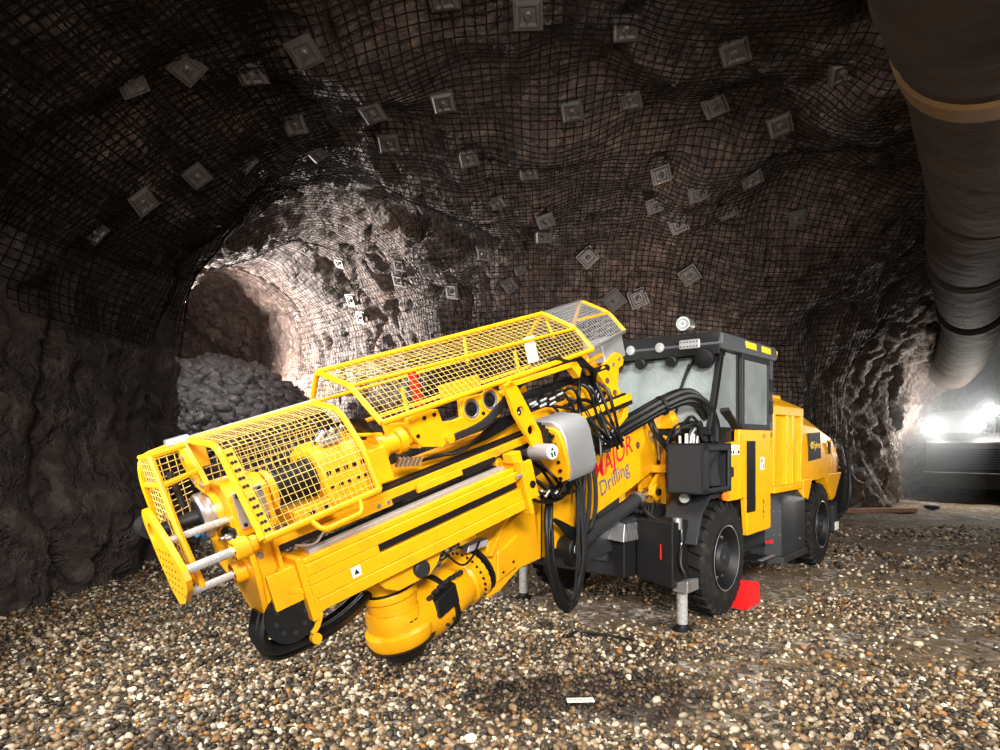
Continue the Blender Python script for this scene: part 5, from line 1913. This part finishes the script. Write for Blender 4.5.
b.box(-1.30, 0.10, CY0, CY0 + 0.04, 0.80, 1.80)
b.box(0.06, 0.10, CY0 + 0.04, CY1 - 0.1, 0.86, 1.82)
b.build('cab_wall', M_DGREY, rig, 0.006)
# roof
b = R().loft([[(0.16, CY0 - 0.05, 2.645), (0.16, CY1 + 0.02, 2.645), (-1.40, CY1 + 0.02, 2.665), (-1.40, CY0 - 0.05, 2.665)],
              [(0.20, CY0 - 0.07, 2.70), (0.20, CY1 + 0.04, 2.70), (-1.42, CY1 + 0.04, 2.70), (-1.42, CY0 - 0.07, 2.70)],
              [(0.17, CY0 - 0.07, 2.80), (0.17, CY1 + 0.03, 2.80), (-1.40, CY1 + 0.03, 2.81), (-1.40, CY0 - 0.07, 2.81)],
              [(0.10, CY0, 2.84), (0.10, CY1 - 0.06, 2.84), (-1.34, CY1 - 0.06, 2.85), (-1.34, CY0, 2.85)]])
rf = b.build('cab_roof', M_GREY, rig, 0.012, 40, 3)
b = R().hexa([(0.165, CY0 - 0.04, 2.60), (0.185, CY0 - 0.04, 2.60), (0.185, CY1 - 0.0, 2.60), (0.165, CY1 - 0.0, 2.60)], [(0.18, CY0 - 0.04, 2.82), (0.205, CY0 - 0.04, 2.82), (0.205, CY1 - 0.0, 2.82), (0.18, CY1 - 0.0, 2.82)])
b.build('roof_fascia', M_BLACK, rf, 0.006)
for (x0, x1) in ((-0.42, -0.72), (-0.90, -1.18)):
    R().hexa([(x0, CY1 + 0.030, 2.715), (x1, CY1 + 0.030, 2.715), (x1, CY1 + 0.045, 2.715), (x0, CY1 + 0.045, 2.715)], [(x0, CY1 + 0.025, 2.785), (x1, CY1 + 0.025, 2.785), (x1, CY1 + 0.038, 2.785), (x0, CY1 + 0.038, 2.785)]).build('roof_reflector', M_TYEL, rf, 0.003)
R().box(-1.405, -1.425, 0.98, 1.085, 2.715, 2.78).build('roof_reflector', M_TYEL, rf, 0.003)
for yy in (0.08, 0.42):
    R().lathe((0.19, yy, 2.71), (1, 0, 0), [(0, 0.05), (0.02, 0.05), (0.024, 0.042)], 24).build('roof_lamp', M_LENS, rf)
b = R().box(0.19, 0.225, 0.64, 0.86, 2.665, 2.76)
lb = b.build('light_bar', M_LENS, rf, 0.015)
b = R()
for i in range(6):
    for j in range(2):
        b.cyl((0.224, 0.665 + i * 0.034, 2.69 + j * 0.045), (0.228, 0.665 + i * 0.034, 2.69 + j * 0.045), 0.010, n=8)
b.build('led', M_GREY, lb)
for (yy, rr) in ((-0.10, 0.07), (0.20, 0.06), (0.55, 0.06), (0.90, 0.10)):
    R().lathe((0.16, yy, 2.57), (1, 0, -0.3), [(-0.05, rr * 0.5), (0, rr), (0.06, rr), (0.07, rr * 0.8)], 20).build('under_lamp', M_BLACK, rf)
# swivel work lamp
R().cyl((-0.55, 0.34, 2.84), (-0.55, 0.34, 3.02), 0.018, n=10).build('lamp_stem', M_BLACK, rf)
wl = R().lathe((-0.68, 0.34, 3.07), (0.92, 0.12, -0.05), [(0, 0.05), (0.02, 0.075), (0.20, 0.08), (0.22, 0.075)], 28).build('work_lamp', M_STEEL, rf)
R().lathe((-0.68 + 0.205, 0.34 + 0.027, 3.059), (0.92, 0.12, -0.05), [(0, 0.078), (0.022, 0.078), (0.024, 0.055), (0.01, 0.03), (0.02, 0.015)], 28).build('lamp_face', M_LENS, rf)
# glass panes
gy0, gy1 = CY0 + 0.08, CY1 - 0.075
def pane(name, pts, nrm, parent=None):
    lo = [Vector(p) for p in pts]
    n_ = Vector(nrm).normalized() * 0.006
    return R().hexa([tuple(p) for p in lo], [tuple(p + n_) for p in lo]).build(name, M_GLASS, parent or rig, 0, 0)
pane('windscreen', [(0.30, gy0, 1.87), (0.30, gy1, 1.87), (0.03, gy1, 2.62), (0.03, gy0, 2.62)], (1, 0, 0.3))
pane('quarter_window', [(0.24, CY1 - 0.05, 1.88), (-0.36, CY1 - 0.05, 1.88), (-0.36, CY1 - 0.05, 2.64), (0.00, CY1 - 0.05, 2.64)], (0, 1, 0))
pane('rear_window', [(-1.31, gy0, 1.85), (-1.31, gy1, 1.85), (-1.31, gy1, 2.60), (-1.31, gy0, 2.60)], (-1, 0, 0))
pane('far_window', [(0.20, CY0 + 0.04, 1.88), (-1.24, CY0 + 0.04, 1.88), (-1.24, CY0 + 0.04, 2.62), (0.02, CY0 + 0.04, 2.62)], (0, 1, 0))
# door
b = R()
b.box(-0.42, -0.365, CY1 - 0.02, CY1 + 0.025, 1.86, 2.66)
b.box(-1.20, -1.145, CY1 - 0.02, CY1 + 0.025, 1.86, 2.66)
b.box(-1.20, -0.365, CY1 - 0.02, CY1 + 0.025, 2.60, 2.66)
b.box(-1.20, -0.365, CY1 - 0.02, CY1 + 0.025, 1.86, 1.92)
dr = b.build('door', M_DGREY, rig, 0.006)
pane('door_glass', [(-0.42, CY1, 1.92), (-1.145, CY1, 1.92), (-1.145, CY1, 2.60), (-0.42, CY1, 2.60)], (0, 1, 0), dr)
b = R().prism([(-0.28, 1.86), (-1.24, 1.86), (-1.24, 0.745), (-0.52, 0.735), (-0.45, 1.14), (-0.28, 1.14)], 1, CY1 - 0.04, CY1 + 0.02)
dl = b.build('door_panel', M_YEL, dr, 0.012, 40, 3)
R().box(-0.48, -0.74, CY1 + 0.018, CY1 + 0.026, 0.98, 1.74).build('door_slot_window', M_BLACK, dr, 0.008)
for zz in (2.30, 2.05):
    R().box(-1.24, -1.17, CY1 + 0.02, CY1 + 0.05, zz, zz + 0.14).build('door_hinge', M_BLACK, dr, 0.004)
R().box(-0.90, -1.02, CY1 + 0.0195, CY1 + 0.0215, 1.42, 1.56).build('door_sticker', M_WHITE, dr)
b = R().box(-0.92, -0.96, CY1 + 0.0215, CY1 + 0.0225, 1.50, 1.54)
b.box(-0.97, -1.0, CY1 + 0.0215, CY1 + 0.0225, 1.44, 1.48)
b.build('sticker_print', M_TRED, dr)
R().box(-0.98, -1.06, CY1 + 0.0195, CY1 + 0.0215, 1.77, 1.82).build('door_sticker', M_ORANGE, dr)
b = R()
for k in range(4):
    b.box(-0.98, -1.00 - 0.02 * (k % 2), CY1 + 0.0195, CY1 + 0.0215, 0.88 + k * 0.055, 0.92 + k * 0.055)
b.build('door_print', M_RUST, dr)
# yellow side panel with warning signs
b = R().prism([(0.035, 1.72), (-0.26, 1.74), (-0.26, 1.14), (0.035, 1.14)], 1, CY1 - 0.03, CY1 + 0.03)
sp_ = b.build('side_panel', M_YEL, rig, 0.008)
R().box(0.02, -0.25, CY1 + 0.0295, CY1 + 0.032, 1.60, 1.70).build('warning_labels', M_WHITE, sp_)
b = R()
for k in (0, 1, 3):
    x0 = 0.0 - k * 0.066
    b.prism([(x0, 1.655), (x0 - 0.05, 1.655), (x0 - 0.025, 1.695)], 1, CY1 + 0.032, CY1 + 0.0335)
b.build('warning_symbol', M_TYEL, sp_)
b = R()
for k in (0, 1, 3):
    x0 = 0.0 - k * 0.066
    b.box(x0 - 0.005, x0 - 0.045, CY1 + 0.032, CY1 + 0.0335, 1.61, 1.645)
b.build('warning_text', M_BLACK, sp_)
b = R().lathe((-0.157, CY1 + 0.032, 1.66), (0, 1, 0), [(0, 0.020), (0.0015, 0.020), (0.0015, 0.028), (0, 0.028)], 20, False)
b.box(-0.14, -0.175, CY1 + 0.032, CY1 + 0.0335, 1.61, 1.625)
b.build('prohibition_sign', M_TRED, sp_)
R().box(-0.01, -0.06, CY1 + 0.028, CY1 + 0.05, 1.38, 1.48).build('panel_latch', M_BLACK, sp_, 0.008)
# wiper
b = R().tube([(0.31, 0.62, 1.90), (0.19, 0.66, 2.30), (0.06, 0.74, 2.60)], 0.012, 6)
b.tube([(0.24, 0.63, 2.16), (0.10, 0.70, 2.52)], 0.018, 6)
b.build('wiper', M_BLACK, rig)
# inside the cab: seat, console, wheel
b = R().box(-0.95, -0.50, 0.05, 0.55, 1.25, 1.40)
b.hexa([(-1.02, 0.05, 1.40), (-0.88, 0.05, 1.40), (-0.88, 0.55, 1.40), (-1.02, 0.55, 1.40)], [(-1.16, 0.08, 2.10), (-1.04, 0.08, 2.10), (-1.04, 0.52, 2.10), (-1.16, 0.52, 2.10)])
b.box(-1.16, -1.06, 0.18, 0.42, 2.12, 2.32)
b.box(-0.9, -0.55, 0.12, 0.48, 0.86, 1.25)
b.build('operator_seat', M_SEAT, rig, 0.04, 40, 3)
R().hexa([(-0.15, -0.2, 1.70), (0.12, -0.2, 1.70), (0.12, 0.7, 1.70), (-0.15, 0.7, 1.70)], [(-0.10, -0.2, 1.96), (0.05, -0.2, 1.90), (0.05, 0.7, 1.90), (-0.10, 0.7, 1.96)]).build('console', M_BLACK, rig, 0.02)
R().box(-0.20, -0.16, -0.3, 0.0, 2.0, 2.25).build('monitor', M_DGREY, rig, 0.01)
# curved dark plate and yellow hood in front of the windscreen
b = R().tube(curve_pts([(0.05, 0.58, 1.72), (0.10, 0.58, 1.86), (0.04, 0.58, 1.98), (-0.06, 0.58, 2.03)], 6), 0.035, 8)
b.build('hose_guide', M_DGREY, rig)
b = R().hexa([(0.40, 0.30, 1.86), (0.40, 0.70, 1.86), (0.33, 0.74, 1.86), (0.33, 0.26, 1.86)], [(0.38, 0.34, 2.06), (0.38, 0.60, 2.06), (0.31, 0.64, 2.06), (0.31, 0.30, 2.06)])
b.build('front_hood', M_YEL, rig, 0.02)

# ---------------------------------------------------------- rear: hood, cabinet, fenders
b = R()
b.box(-2.58, -1.50, -0.95, 0.98, 1.14, 2.05)
eh = b.build('radiator_housing', M_YEL, rig, 0.015)
b = R()
b.loft([[(-1.46, -1.0, 2.05), (-1.46, 1.03, 2.05), (-2.64, 1.03, 2.05), (-2.64, -1.0, 2.05)], [(-1.46, -1.0, 2.16), (-1.46, 1.03, 2.16), (-2.64, 1.03, 2.16), (-2.64, -1.0, 2.16)],
        [(-1.62, -0.86, 2.28), (-1.62, 0.80, 2.28), (-2.46, 0.80, 2.28), (-2.46, -0.86, 2.28)], [(-1.64, -0.86, 2.33), (-1.64, 0.80, 2.33), (-2.44, 0.80, 2.33), (-2.44, -0.86, 2.33)]])
b.build('housing_cap', M_YEL, rig, 0.012)
b = R()
b.box(-2.62, -1.46, 0.94, 1.04, 1.12, 1.20)
for x0, x1 in ((-1.46, -1.54), (-1.96, -2.03), (-2.18, -2.26), (-2.54, -2.62)):
    b.box(x1, x0, 0.94, 1.03, 1.20, 2.06)
b.build('housing_ribs', M_YEL, eh, 0.008)
b = R()
bolts(b, [(x, 1.04, 1.16) for x in np.linspace(-1.55, -2.55, 7)] + [(-2.22, 1.03, z) for z in np.linspace(1.3, 1.95, 7)] + [(-2.0, 1.03, z) for z in np.linspace(1.3, 1.95, 5)], (0, 1, 0), 0.014, 0.01)
b.build('housing_bolts', M_YEL, eh)
b = R()
for k in range(14):
    b.box(-1.94, -1.56, 0.972, 0.986, 1.24 + k * 0.056, 1.262 + k * 0.056)
b.build('housing_louvres', M_YEL, eh)
# engine hood
def hood_ring(x, zt, zb, yb, yt):
    return [(x, -yb, zb), (x, yb, zb), (x, yb, zb + (zt - zb) * 0.45), (x, yb - 0.03, zt - 0.20), (x, yt, zt), (x, -yt, zt), (x, -yb + 0.03, zt - 0.20), (x, -yb, zb + (zt - zb) * 0.45)]
b = R().loft([hood_ring(-2.60, 2.16, 1.20, 1.03, 0.78), hood_ring(-3.30, 2.12, 1.20, 1.04, 0.78), hood_ring(-4.10, 1.98, 1.22, 1.02, 0.74), hood_ring(-4.60, 1.80, 1.24, 0.97, 0.68), hood_ring(-4.92, 1.55, 1.24, 0.88, 0.60)])
ehd = b.build('engine_hood', M_YEL, rig, 0.03, 35, 3)
b = R().prism([(-2.60, 1.24), (-2.60, 1.00), (-2.80, 0.96), (-2.98, 1.22)], 1, 0.90, 1.045)
b.build('hood_skirt', M_YEL, ehd, 0.012)
R().prism([(-3.72, 1.26), (-3.90, 1.0), (-4.05, 0.86), (-4.20, 0.90), (-4.60, 1.26)], 1, 0.86, 1.03).build('hood_skirt', M_YEL, ehd, 0.012)
R().hexa([(-2.82, 1.036, 1.47), (-3.36, 1.045, 1.50), (-3.36, 1.045, 1.86), (-2.82, 1.036, 1.84)], [(-2.82, 1.05, 1.47), (-3.36, 1.056, 1.50), (-3.36, 1.045, 1.86), (-2.82, 1.04, 1.84)]).build('name_panel', M_DGREY, ehd)
text_on('lettering', 'Epiroc', 0.135, M_TYEL, ehd, (-2.985, 1.057, 1.635), (-1, 0.01, 0.02), (0, -0.01, 1), 0.0, 0.001, 0.98)
R().lathe((-2.915, 1.053, 1.68), (0, 1, 0), [(0, 0.048), (0.004, 0.048)], 24).build('emblem', M_TYEL, ehd)
R().lathe((-2.915, 1.057, 1.68), (0, 1, 0), [(0, 0.018), (0.002, 0.018)], 12).build('emblem_centre', M_DGREY, ehd)
R().box(-3.84, -3.92, 1.02, 1.045, 1.55, 1.72).build('hood_latch', M_BLACK, ehd, 0.006)
for k, x in enumerate((-4.02, -4.24, -4.46)):
    R().hexa([(x, 1.0 - 0.02 * k, 1.36), (x - 0.14, 0.985 - 0.03 * k, 1.36), (x - 0.14, 0.985 - 0.03 * k, 1.72 - 0.06 * k), (x, 1.0 - 0.02 * k, 1.76 - 0.06 * k)],
             [(x, 1.03 - 0.02 * k, 1.36), (x - 0.14, 1.015 - 0.03 * k, 1.36), (x - 0.14, 1.01 - 0.03 * k, 1.72 - 0.06 * k), (x, 1.025 - 0.02 * k, 1.76 - 0.06 * k)]).build('hood_vent', M_YEL, ehd, 0.01)
# dark cabinet between cab and rear wheel
cabp = [(-1.50, 0.62), (-1.50, 0.92), (-1.66, 1.06), (-2.58, 1.06), (-2.78, 0.92), (-2.78, 0.62)]
cabt = [(-1.50, 0.62), (-1.50, 0.88), (-1.68, 0.98), (-2.56, 0.98), (-2.74, 0.86), (-2.74, 0.62)]
b = R().loft([[(x, y, 0.36) for x, y in cabp], [(x, y, 0.98) for x, y in cabp], [(x, y, 1.10) for x, y in cabt]])
cb = b.build('side_cabinet', M_DGREY, rig, 0.008)
b = R().loft([[(x, y + 0.03, 0.28) for x, y in cabp], [(x, y + 0.03, 0.36) for x, y in cabp]])
b.build('cabinet_sill', M_DGREY, cb, 0.006)
b = R()
bolts(b, [(-1.57, 0.985, z) for z in (0.90, 0.62)] + [(-1.63, 1.035, z) for z in (0.90, 0.62)] + [(-2.35, 1.06, 0.5), (-2.66, 1.01, 0.45), (-2.66, 1.01, 0.8)], (0.3, 1, 0), 0.014, 0.01)
b.build('cabinet_bolts', M_STEEL, cb)
# step and red valve below the door
b = R().prism([(-0.68, 0.68), (-0.76, 0.68), (-1.02, 0.45), (-1.28, 0.45), (-1.28, 0.41), (-0.82, 0.41)], 1, 0.80, 0.83)
b.box(-1.28, -0.84, 0.80, 1.10, 0.40, 0.425)
b.build('step', M_BLACK, rig, 0.004)
R().box(-1.28, -0.84, 1.06, 1.11, 0.424, 0.436).build('step_edge', M_STEEL, rig, 0.003)
R().cyl((-1.32, 1.0, 0.56), (-1.44, 1.02, 0.56), 0.02, n=10).build('red_knob', M_RED, rig)
# rear bumper and fender
b = R().prism([(-4.05, 0.88), (-4.20, 1.26), (-4.95, 1.30), (-5.06, 1.10), (-5.08, 0.74), (-4.92, 0.55), (-4.60, 0.50), (-4.30, 0.62)], 1, -0.98, 0.98)
b.build('rear_bumper', M_BLACK, rig, 0.02)
b = R()
b.tube(curve_pts([(-4.98, 1.0, 1.62), (-5.10, 1.02, 1.30), (-5.12, 1.03, 0.95), (-4.95, 1.03, 0.70), (-4.60, 1.02, 0.60)], 6), 0.03, 8)
b.build('rear_guard_rail', M_DGREY, rig)
R().hexa([(-4.02, 0.90, 0.40), (-4.28, 0.90, 0.40), (-4.28, 1.06, 0.40), (-4.02, 1.06, 0.40)], [(-4.02, 0.90, 0.78), (-4.22, 0.90, 0.84), (-4.22, 1.05, 0.84), (-4.02, 1.05, 0.78)]).build('mud_guard', M_DGREY, rig, 0.01)
R().box(-4.08, -4.26, 1.055, 1.068, 0.42, 0.54).build('reflector_plate', M_WHITE, rig, 0.004)
b = R().prism([(-2.80, 1.02), (-2.98, 1.22), (-3.80, 1.24), (-4.0, 0.98), (-4.06, 1.0), (-3.85, 1.30), (-2.95, 1.28), (-2.76, 1.06)], 1, 0.70, 1.02)
b.build('fender', M_BLACK, rig, 0.006)
R().lathe((-1.62, 0.55, 2.33), (0, 0, 1), [(0, 0.06), (0.10, 0.06), (0.13, 0.04)], 16).build('exhaust_cap', M_STEEL, rig)

# ============================================================ things around the rig
ck_o = Vector(RIG_M @ Vector((-0.50, 1.02, 0)))
chock = empty('wheel_chock', ck_o, math.atan2(fwd.y, fwd.x))
tag(chock, 'red wedge wheel chock behind the front tyre of the drill rig', 'wheel chock')
MB().prism([(0.20, 0.0), (-0.18, 0.0), (-0.20, 0.02), (-0.17, 0.23), (-0.12, 0.24), (0.02, 0.10), (0.12, 0.03)], 1, -0.10, 0.12).build('wedge', M_RED, chock, 0.006)
MB().box(-0.21, 0.18, -0.105, 0.13, -0.012, 0.006).build('base_plate', M_STEEL, chock, 0.003)

# ventilation duct
duct = empty('ventilation_duct', (0, 0, 0))
tag(duct, 'large brown fabric ventilation duct hanging under the roof at the right', 'ventilation duct')
dpath = curve_pts([(1.5, 1.9, 4.62), (2.3, 3.0, 4.62), (3.15, 4.1, 4.60), (4.42, 5.7, 4.60), (6.0, 8.0, 4.66), (7.30, 10.0, 4.72), (8.85, 12.2, 4.66), (10.6, 14.6, 4.45), (12.1, 17.0, 4.05), (12.9, 18.6, 3.70)], 10)
NS = len(dpath)
cuts = [0, 22, 38, 52, 66, NS - 1]
for k in range(len(cuts) - 1):
    seg = dpath[cuts[k]:cuts[k + 1] + 1]
    m = len(seg)
    rad = [0.62 - 0.02 * k + 0.05 * math.sin(math.pi * i / (m - 1)) + 0.012 * math.sin(i * 2.3) for i in range(m)]
    b = MB()
    b.tube(seg, rad, 40)
    o = b.build('duct_section', M_DUCT, duct, 0, 80)
    if k:
        p = Vector(seg[0])
        d = (Vector(seg[1]) - p).normalized()
        MB().lathe(p - d * 0.14, d, [(0, 0.62), (0.03, 0.645), (0.25, 0.645), (0.28, 0.62)], 40).build('duct_band', M_BAND if k == 1 else M_DUCT, duct)
b = MB()
for i in range(6, NS - 6, 12):
    p = Vector(dpath[i])
    b.cyl(p + Vector((0, 0, 0.62)), p + Vector((0, 0, 1.5)), 0.012, n=5)
b.build('hanger_wires', M_NET, duct)

# truck with headlamps in the right-hand drift
tdir = Vector((-0.70, -0.71, 0))
truck = empty('mine_truck', (13.15, 17.9, 0), math.atan2(tdir.y, tdir.x))
tag(truck, 'dark low mine truck with lit headlamps in the right-hand drift', 'truck')
b = MB().prism([(0.0, 0.45), (0.0, 1.70), (-0.5, 1.95), (-3.6, 1.95), (-4.2, 1.5), (-4.2, 0.5)], 1, -1.25, 1.25)
b.build('body', M_BLACK, truck, 0.05)
MB().box(0.0, 0.16, -1.28, 1.28, 0.40, 0.85).build('bumper', M_BLACK, truck, 0.03)
b = MB().prism([(-0.7, 1.9), (-0.85, 2.62), (-1.9, 2.62), (-2.0, 1.9)], 1, -1.2, -0.15)
b.build('cab', M_BLACK, truck, 0.04)
b = MB()
for k in range(9):
    b.box(0.0, 0.03, -0.8, 0.8, 0.95 + 0.07 * k, 0.98 + 0.07 * k)
b.build('grille', M_DGREY, truck)
for yy in (-1.0, 1.0):
    for xx in (-0.9, -3.3):
        MB().lathe((xx, yy - 0.2, 0.6), (0, 1, 0), [(0, 0.3), (0, 0.55), (0.05, 0.6), (0.35, 0.6), (0.4, 0.55), (0.4, 0.3)], 28).build('wheel', M_RUBBER, truck)
for (xx, yy, zz, rr) in ((-0.3, -0.98, 2.12, 0.10), (-0.35, 0.02, 2.16, 0.13), (-0.75, 0.28, 2.55, 0.13)):
    MB().lathe((xx, yy, zz), (1, 0, 0), [(-0.12, rr * .5), (0, rr), (0.05, rr)], 20).build('headlamp', M_BLACK, truck)
    MB().lathe((xx + 0.05, yy, zz), (1, 0, 0), [(0, rr * 0.9), (0.01, rr * 0.8)], 20).build('headlamp_lens', M_LAMP, truck)
    MB().cyl((xx - 0.02, yy, zz - rr), (xx - 0.02, yy, 1.85), 0.03, n=8).build('lamp_post', M_BLACK, truck)
TM = Matrix.Translation(truck.location) @ Matrix.Rotation(math.atan2(tdir.y, tdir.x), 4, 'Z')
for (xx, yy, zz) in ((0.0, -0.98, 2.12), (-0.05, 0.02, 2.16), (-0.45, 0.28, 2.55)):
    p = TM @ Vector((xx, yy, zz))
    point_light('headlamp_light', p + tdir * 0.25, 170, 0.08, (1.0, 0.95, 0.86))

# rubble heap in the side drift
def heap_z(x, y):
    r = np.hypot((x + 7.2) / 4.4, (y - 16.2) / 3.4)
    return np.maximum(0, 3.6 * (1 - r ** 1.8))
heap = empty('rubble_heap', (-7.6, 16.2, 0))
tag(heap, 'heap of dark broken rock filling the side drift', 'rubble heap')
hx = np.arange(-12, -3.4, 0.2)
hy = np.arange(12.4, 20, 0.2)
HX, HY = np.meshgrid(hx, hy, indexing='ij')
HZ = heap_z(HX.ravel(), HY.ravel()) - 0.12 + 0.12 * vnoise(np.stack([HX.ravel(), HY.ravel(), 0 * HX.ravel()], 1) * 2.0, 81)
n1, n2 = HX.shape
ii = np.arange(n1 * n2).reshape(n1, n2)
hq = np.stack([ii[:-1, :-1].ravel(), ii[1:, :-1].ravel(), ii[1:, 1:].ravel(), ii[:-1, 1:].ravel()], 1)
o = mesh_np('heap_core', np.stack([HX.ravel() + 7.6, HY.ravel() - 16.2, np.maximum(HZ, -0.3)], 1), hq, M_RUBBLE, heap)
g = np.random.default_rng(9)
X = g.uniform(-11.5, -3.6, 9000)
Y = g.uniform(12.6, 18.5, 9000)
Z = heap_z(X, Y)
k = (Z > 0.05) & (seg_sdf(X, Y, (-2.7, 12.3), (-11.2, 22.0), 2.6) < 0)
X, Y, Z = X[k], Y[k], Z[k]
r = 0.09 + 0.17 * g.uniform(0, 1, len(X)) ** 2.2
V, F_ = scatter(np.stack([X + 7.6, Y - 16.2, Z + r * 0.5 * g.uniform(0, 1.6, len(X))], 1), r, 0.7, IV, IF, 0.32, 15, 0.45)
o = mesh_np('small_rocks', V, F_, M_RUBBLE, heap, False)
tag(o, kind='stuff')
big = []
for k in range(6):
    V, F_ = scatter(np.zeros((1, 3)), np.array([1.0]), 0.72, IV, IF, 0.25, 200 + k, 0.4)
    o = mesh_np('rock', V, F_, M_RUBBLE, None, False)
    big.append(o.data)
    bpy.data.objects.remove(o)
cnt = 0
while cnt < 150:
    x, y = g.uniform(-9.5, -4.0), g.uniform(12.9, 17.0)
    z = float(heap_z(np.array([x]), np.array([y]))[0])
    if z < 0.3 or float(seg_sdf(np.array([x]), np.array([y]), (-2.7, 12.3), (-11.2, 22.0), 2.4)[0]) > 0:
        continue
    rr = g.uniform(0.16, 0.30)
    o = bpy.data.objects.new('rock', big[cnt % 6])
    o.location = (x + 7.6, y - 16.2, z + 0.05)
    o.rotation_euler = tuple(g.uniform(0, 6.28, 3))
    o.scale = (rr, rr, rr)
    o.parent = heap
    col.objects.link(o)
    cnt += 1

# small things lying on the ground
def ground(x, y):
    return float(floor_z(np.array([x]), np.array([y]))[0])
tg = empty('paper_tag', (0.53, 4.29, ground(0.53, 4.29)), 0.05)
tag(tg, 'small cream paper tag lying on the dark damp patch', 'tag')
MB().box(-0.09, 0.09, -0.03, 0.03, 0.042, 0.050).build('sheet', M_WHITE, tg)
b = MB()
for k in range(5):
    b.box(-0.075 + k * 0.032, -0.052 + k * 0.032, -0.015, 0.012, 0.050, 0.0515)
b.build('faded_print', paint('faded_print_ink', (0.45, 0.36, 0.2), 0.7), tg)
o = MB().tube(curve_pts([(0.62, 5.72, 0.03), (0.70, 5.80, 0.045), (0.88, 5.74, 0.04), (1.02, 5.66, 0.035), (1.15, 5.58, 0.03)], 6), 0.012, 6).build('cable_offcut', M_HOSE, None)
tag(o, 'short black cable offcut lying on the gravel', 'cable')
pk_ = empty('timber_plank', (9.2, 15.75, 0), 0.1)
tag(pk_, 'reddish timber plank lying behind the rear of the drill rig', 'plank')
MB().box(-1.0, 0.9, -0.12, 0.12, 0.0, 0.10).build('board', M_WOOD, pk_, 0.01)
V, F_ = scatter(np.zeros((1, 3)), np.array([0.2]), 0.35, IV2, IF2, 0.12, 301, 0.3)
o = mesh_np('pale_boulder', V, F_, M_RUBBLE)
o.location = (10.9, 16.4, 0.06)
tag(o, 'pale flat stone beside the timber plank on the gravel', 'stone')

# dusty air around the headlamps of the truck
SMALL = ('_bolts', '_holes', '_perforations', 'mesh_panel', '_print', '_pattern', 'wheel_nuts', 'led', 'louvres', 'head_slots', 'hanger_wires', 'warning_symbol', 'warning_text', 'prohibition_sign')
for o in list(rig.children_recursive) + list(duct.children_recursive) + list(tg.children):
    if any(s_ in o.name for s_ in SMALL):
        o['kind'] = 'stuff'

hz = MB().box(10.6, 16.4, 17.6, 22.4, 0.05, 5.0).build('dust_haze', M_WHITE, None, 0, 0)
m = bpy.data.materials.new('dust_haze')
m.use_nodes = True
nt = m.node_tree
nt.nodes.remove(nt.nodes['Principled BSDF'])
vs = nt.nodes.new('ShaderNodeVolumeScatter')
vs.inputs['Color'].default_value = (0.85, 0.92, 1.0, 1)
vs.inputs['Density'].default_value = 0.09
vs.inputs['Anisotropy'].default_value = 0.3
nt.links.new(vs.outputs[0], nt.nodes['Material Output'].inputs['Volume'])
hz.data.materials.clear()
hz.data.materials.append(m)
tag(hz, 'pale dusty haze hanging around the lit headlamps', 'haze', kind='stuff')
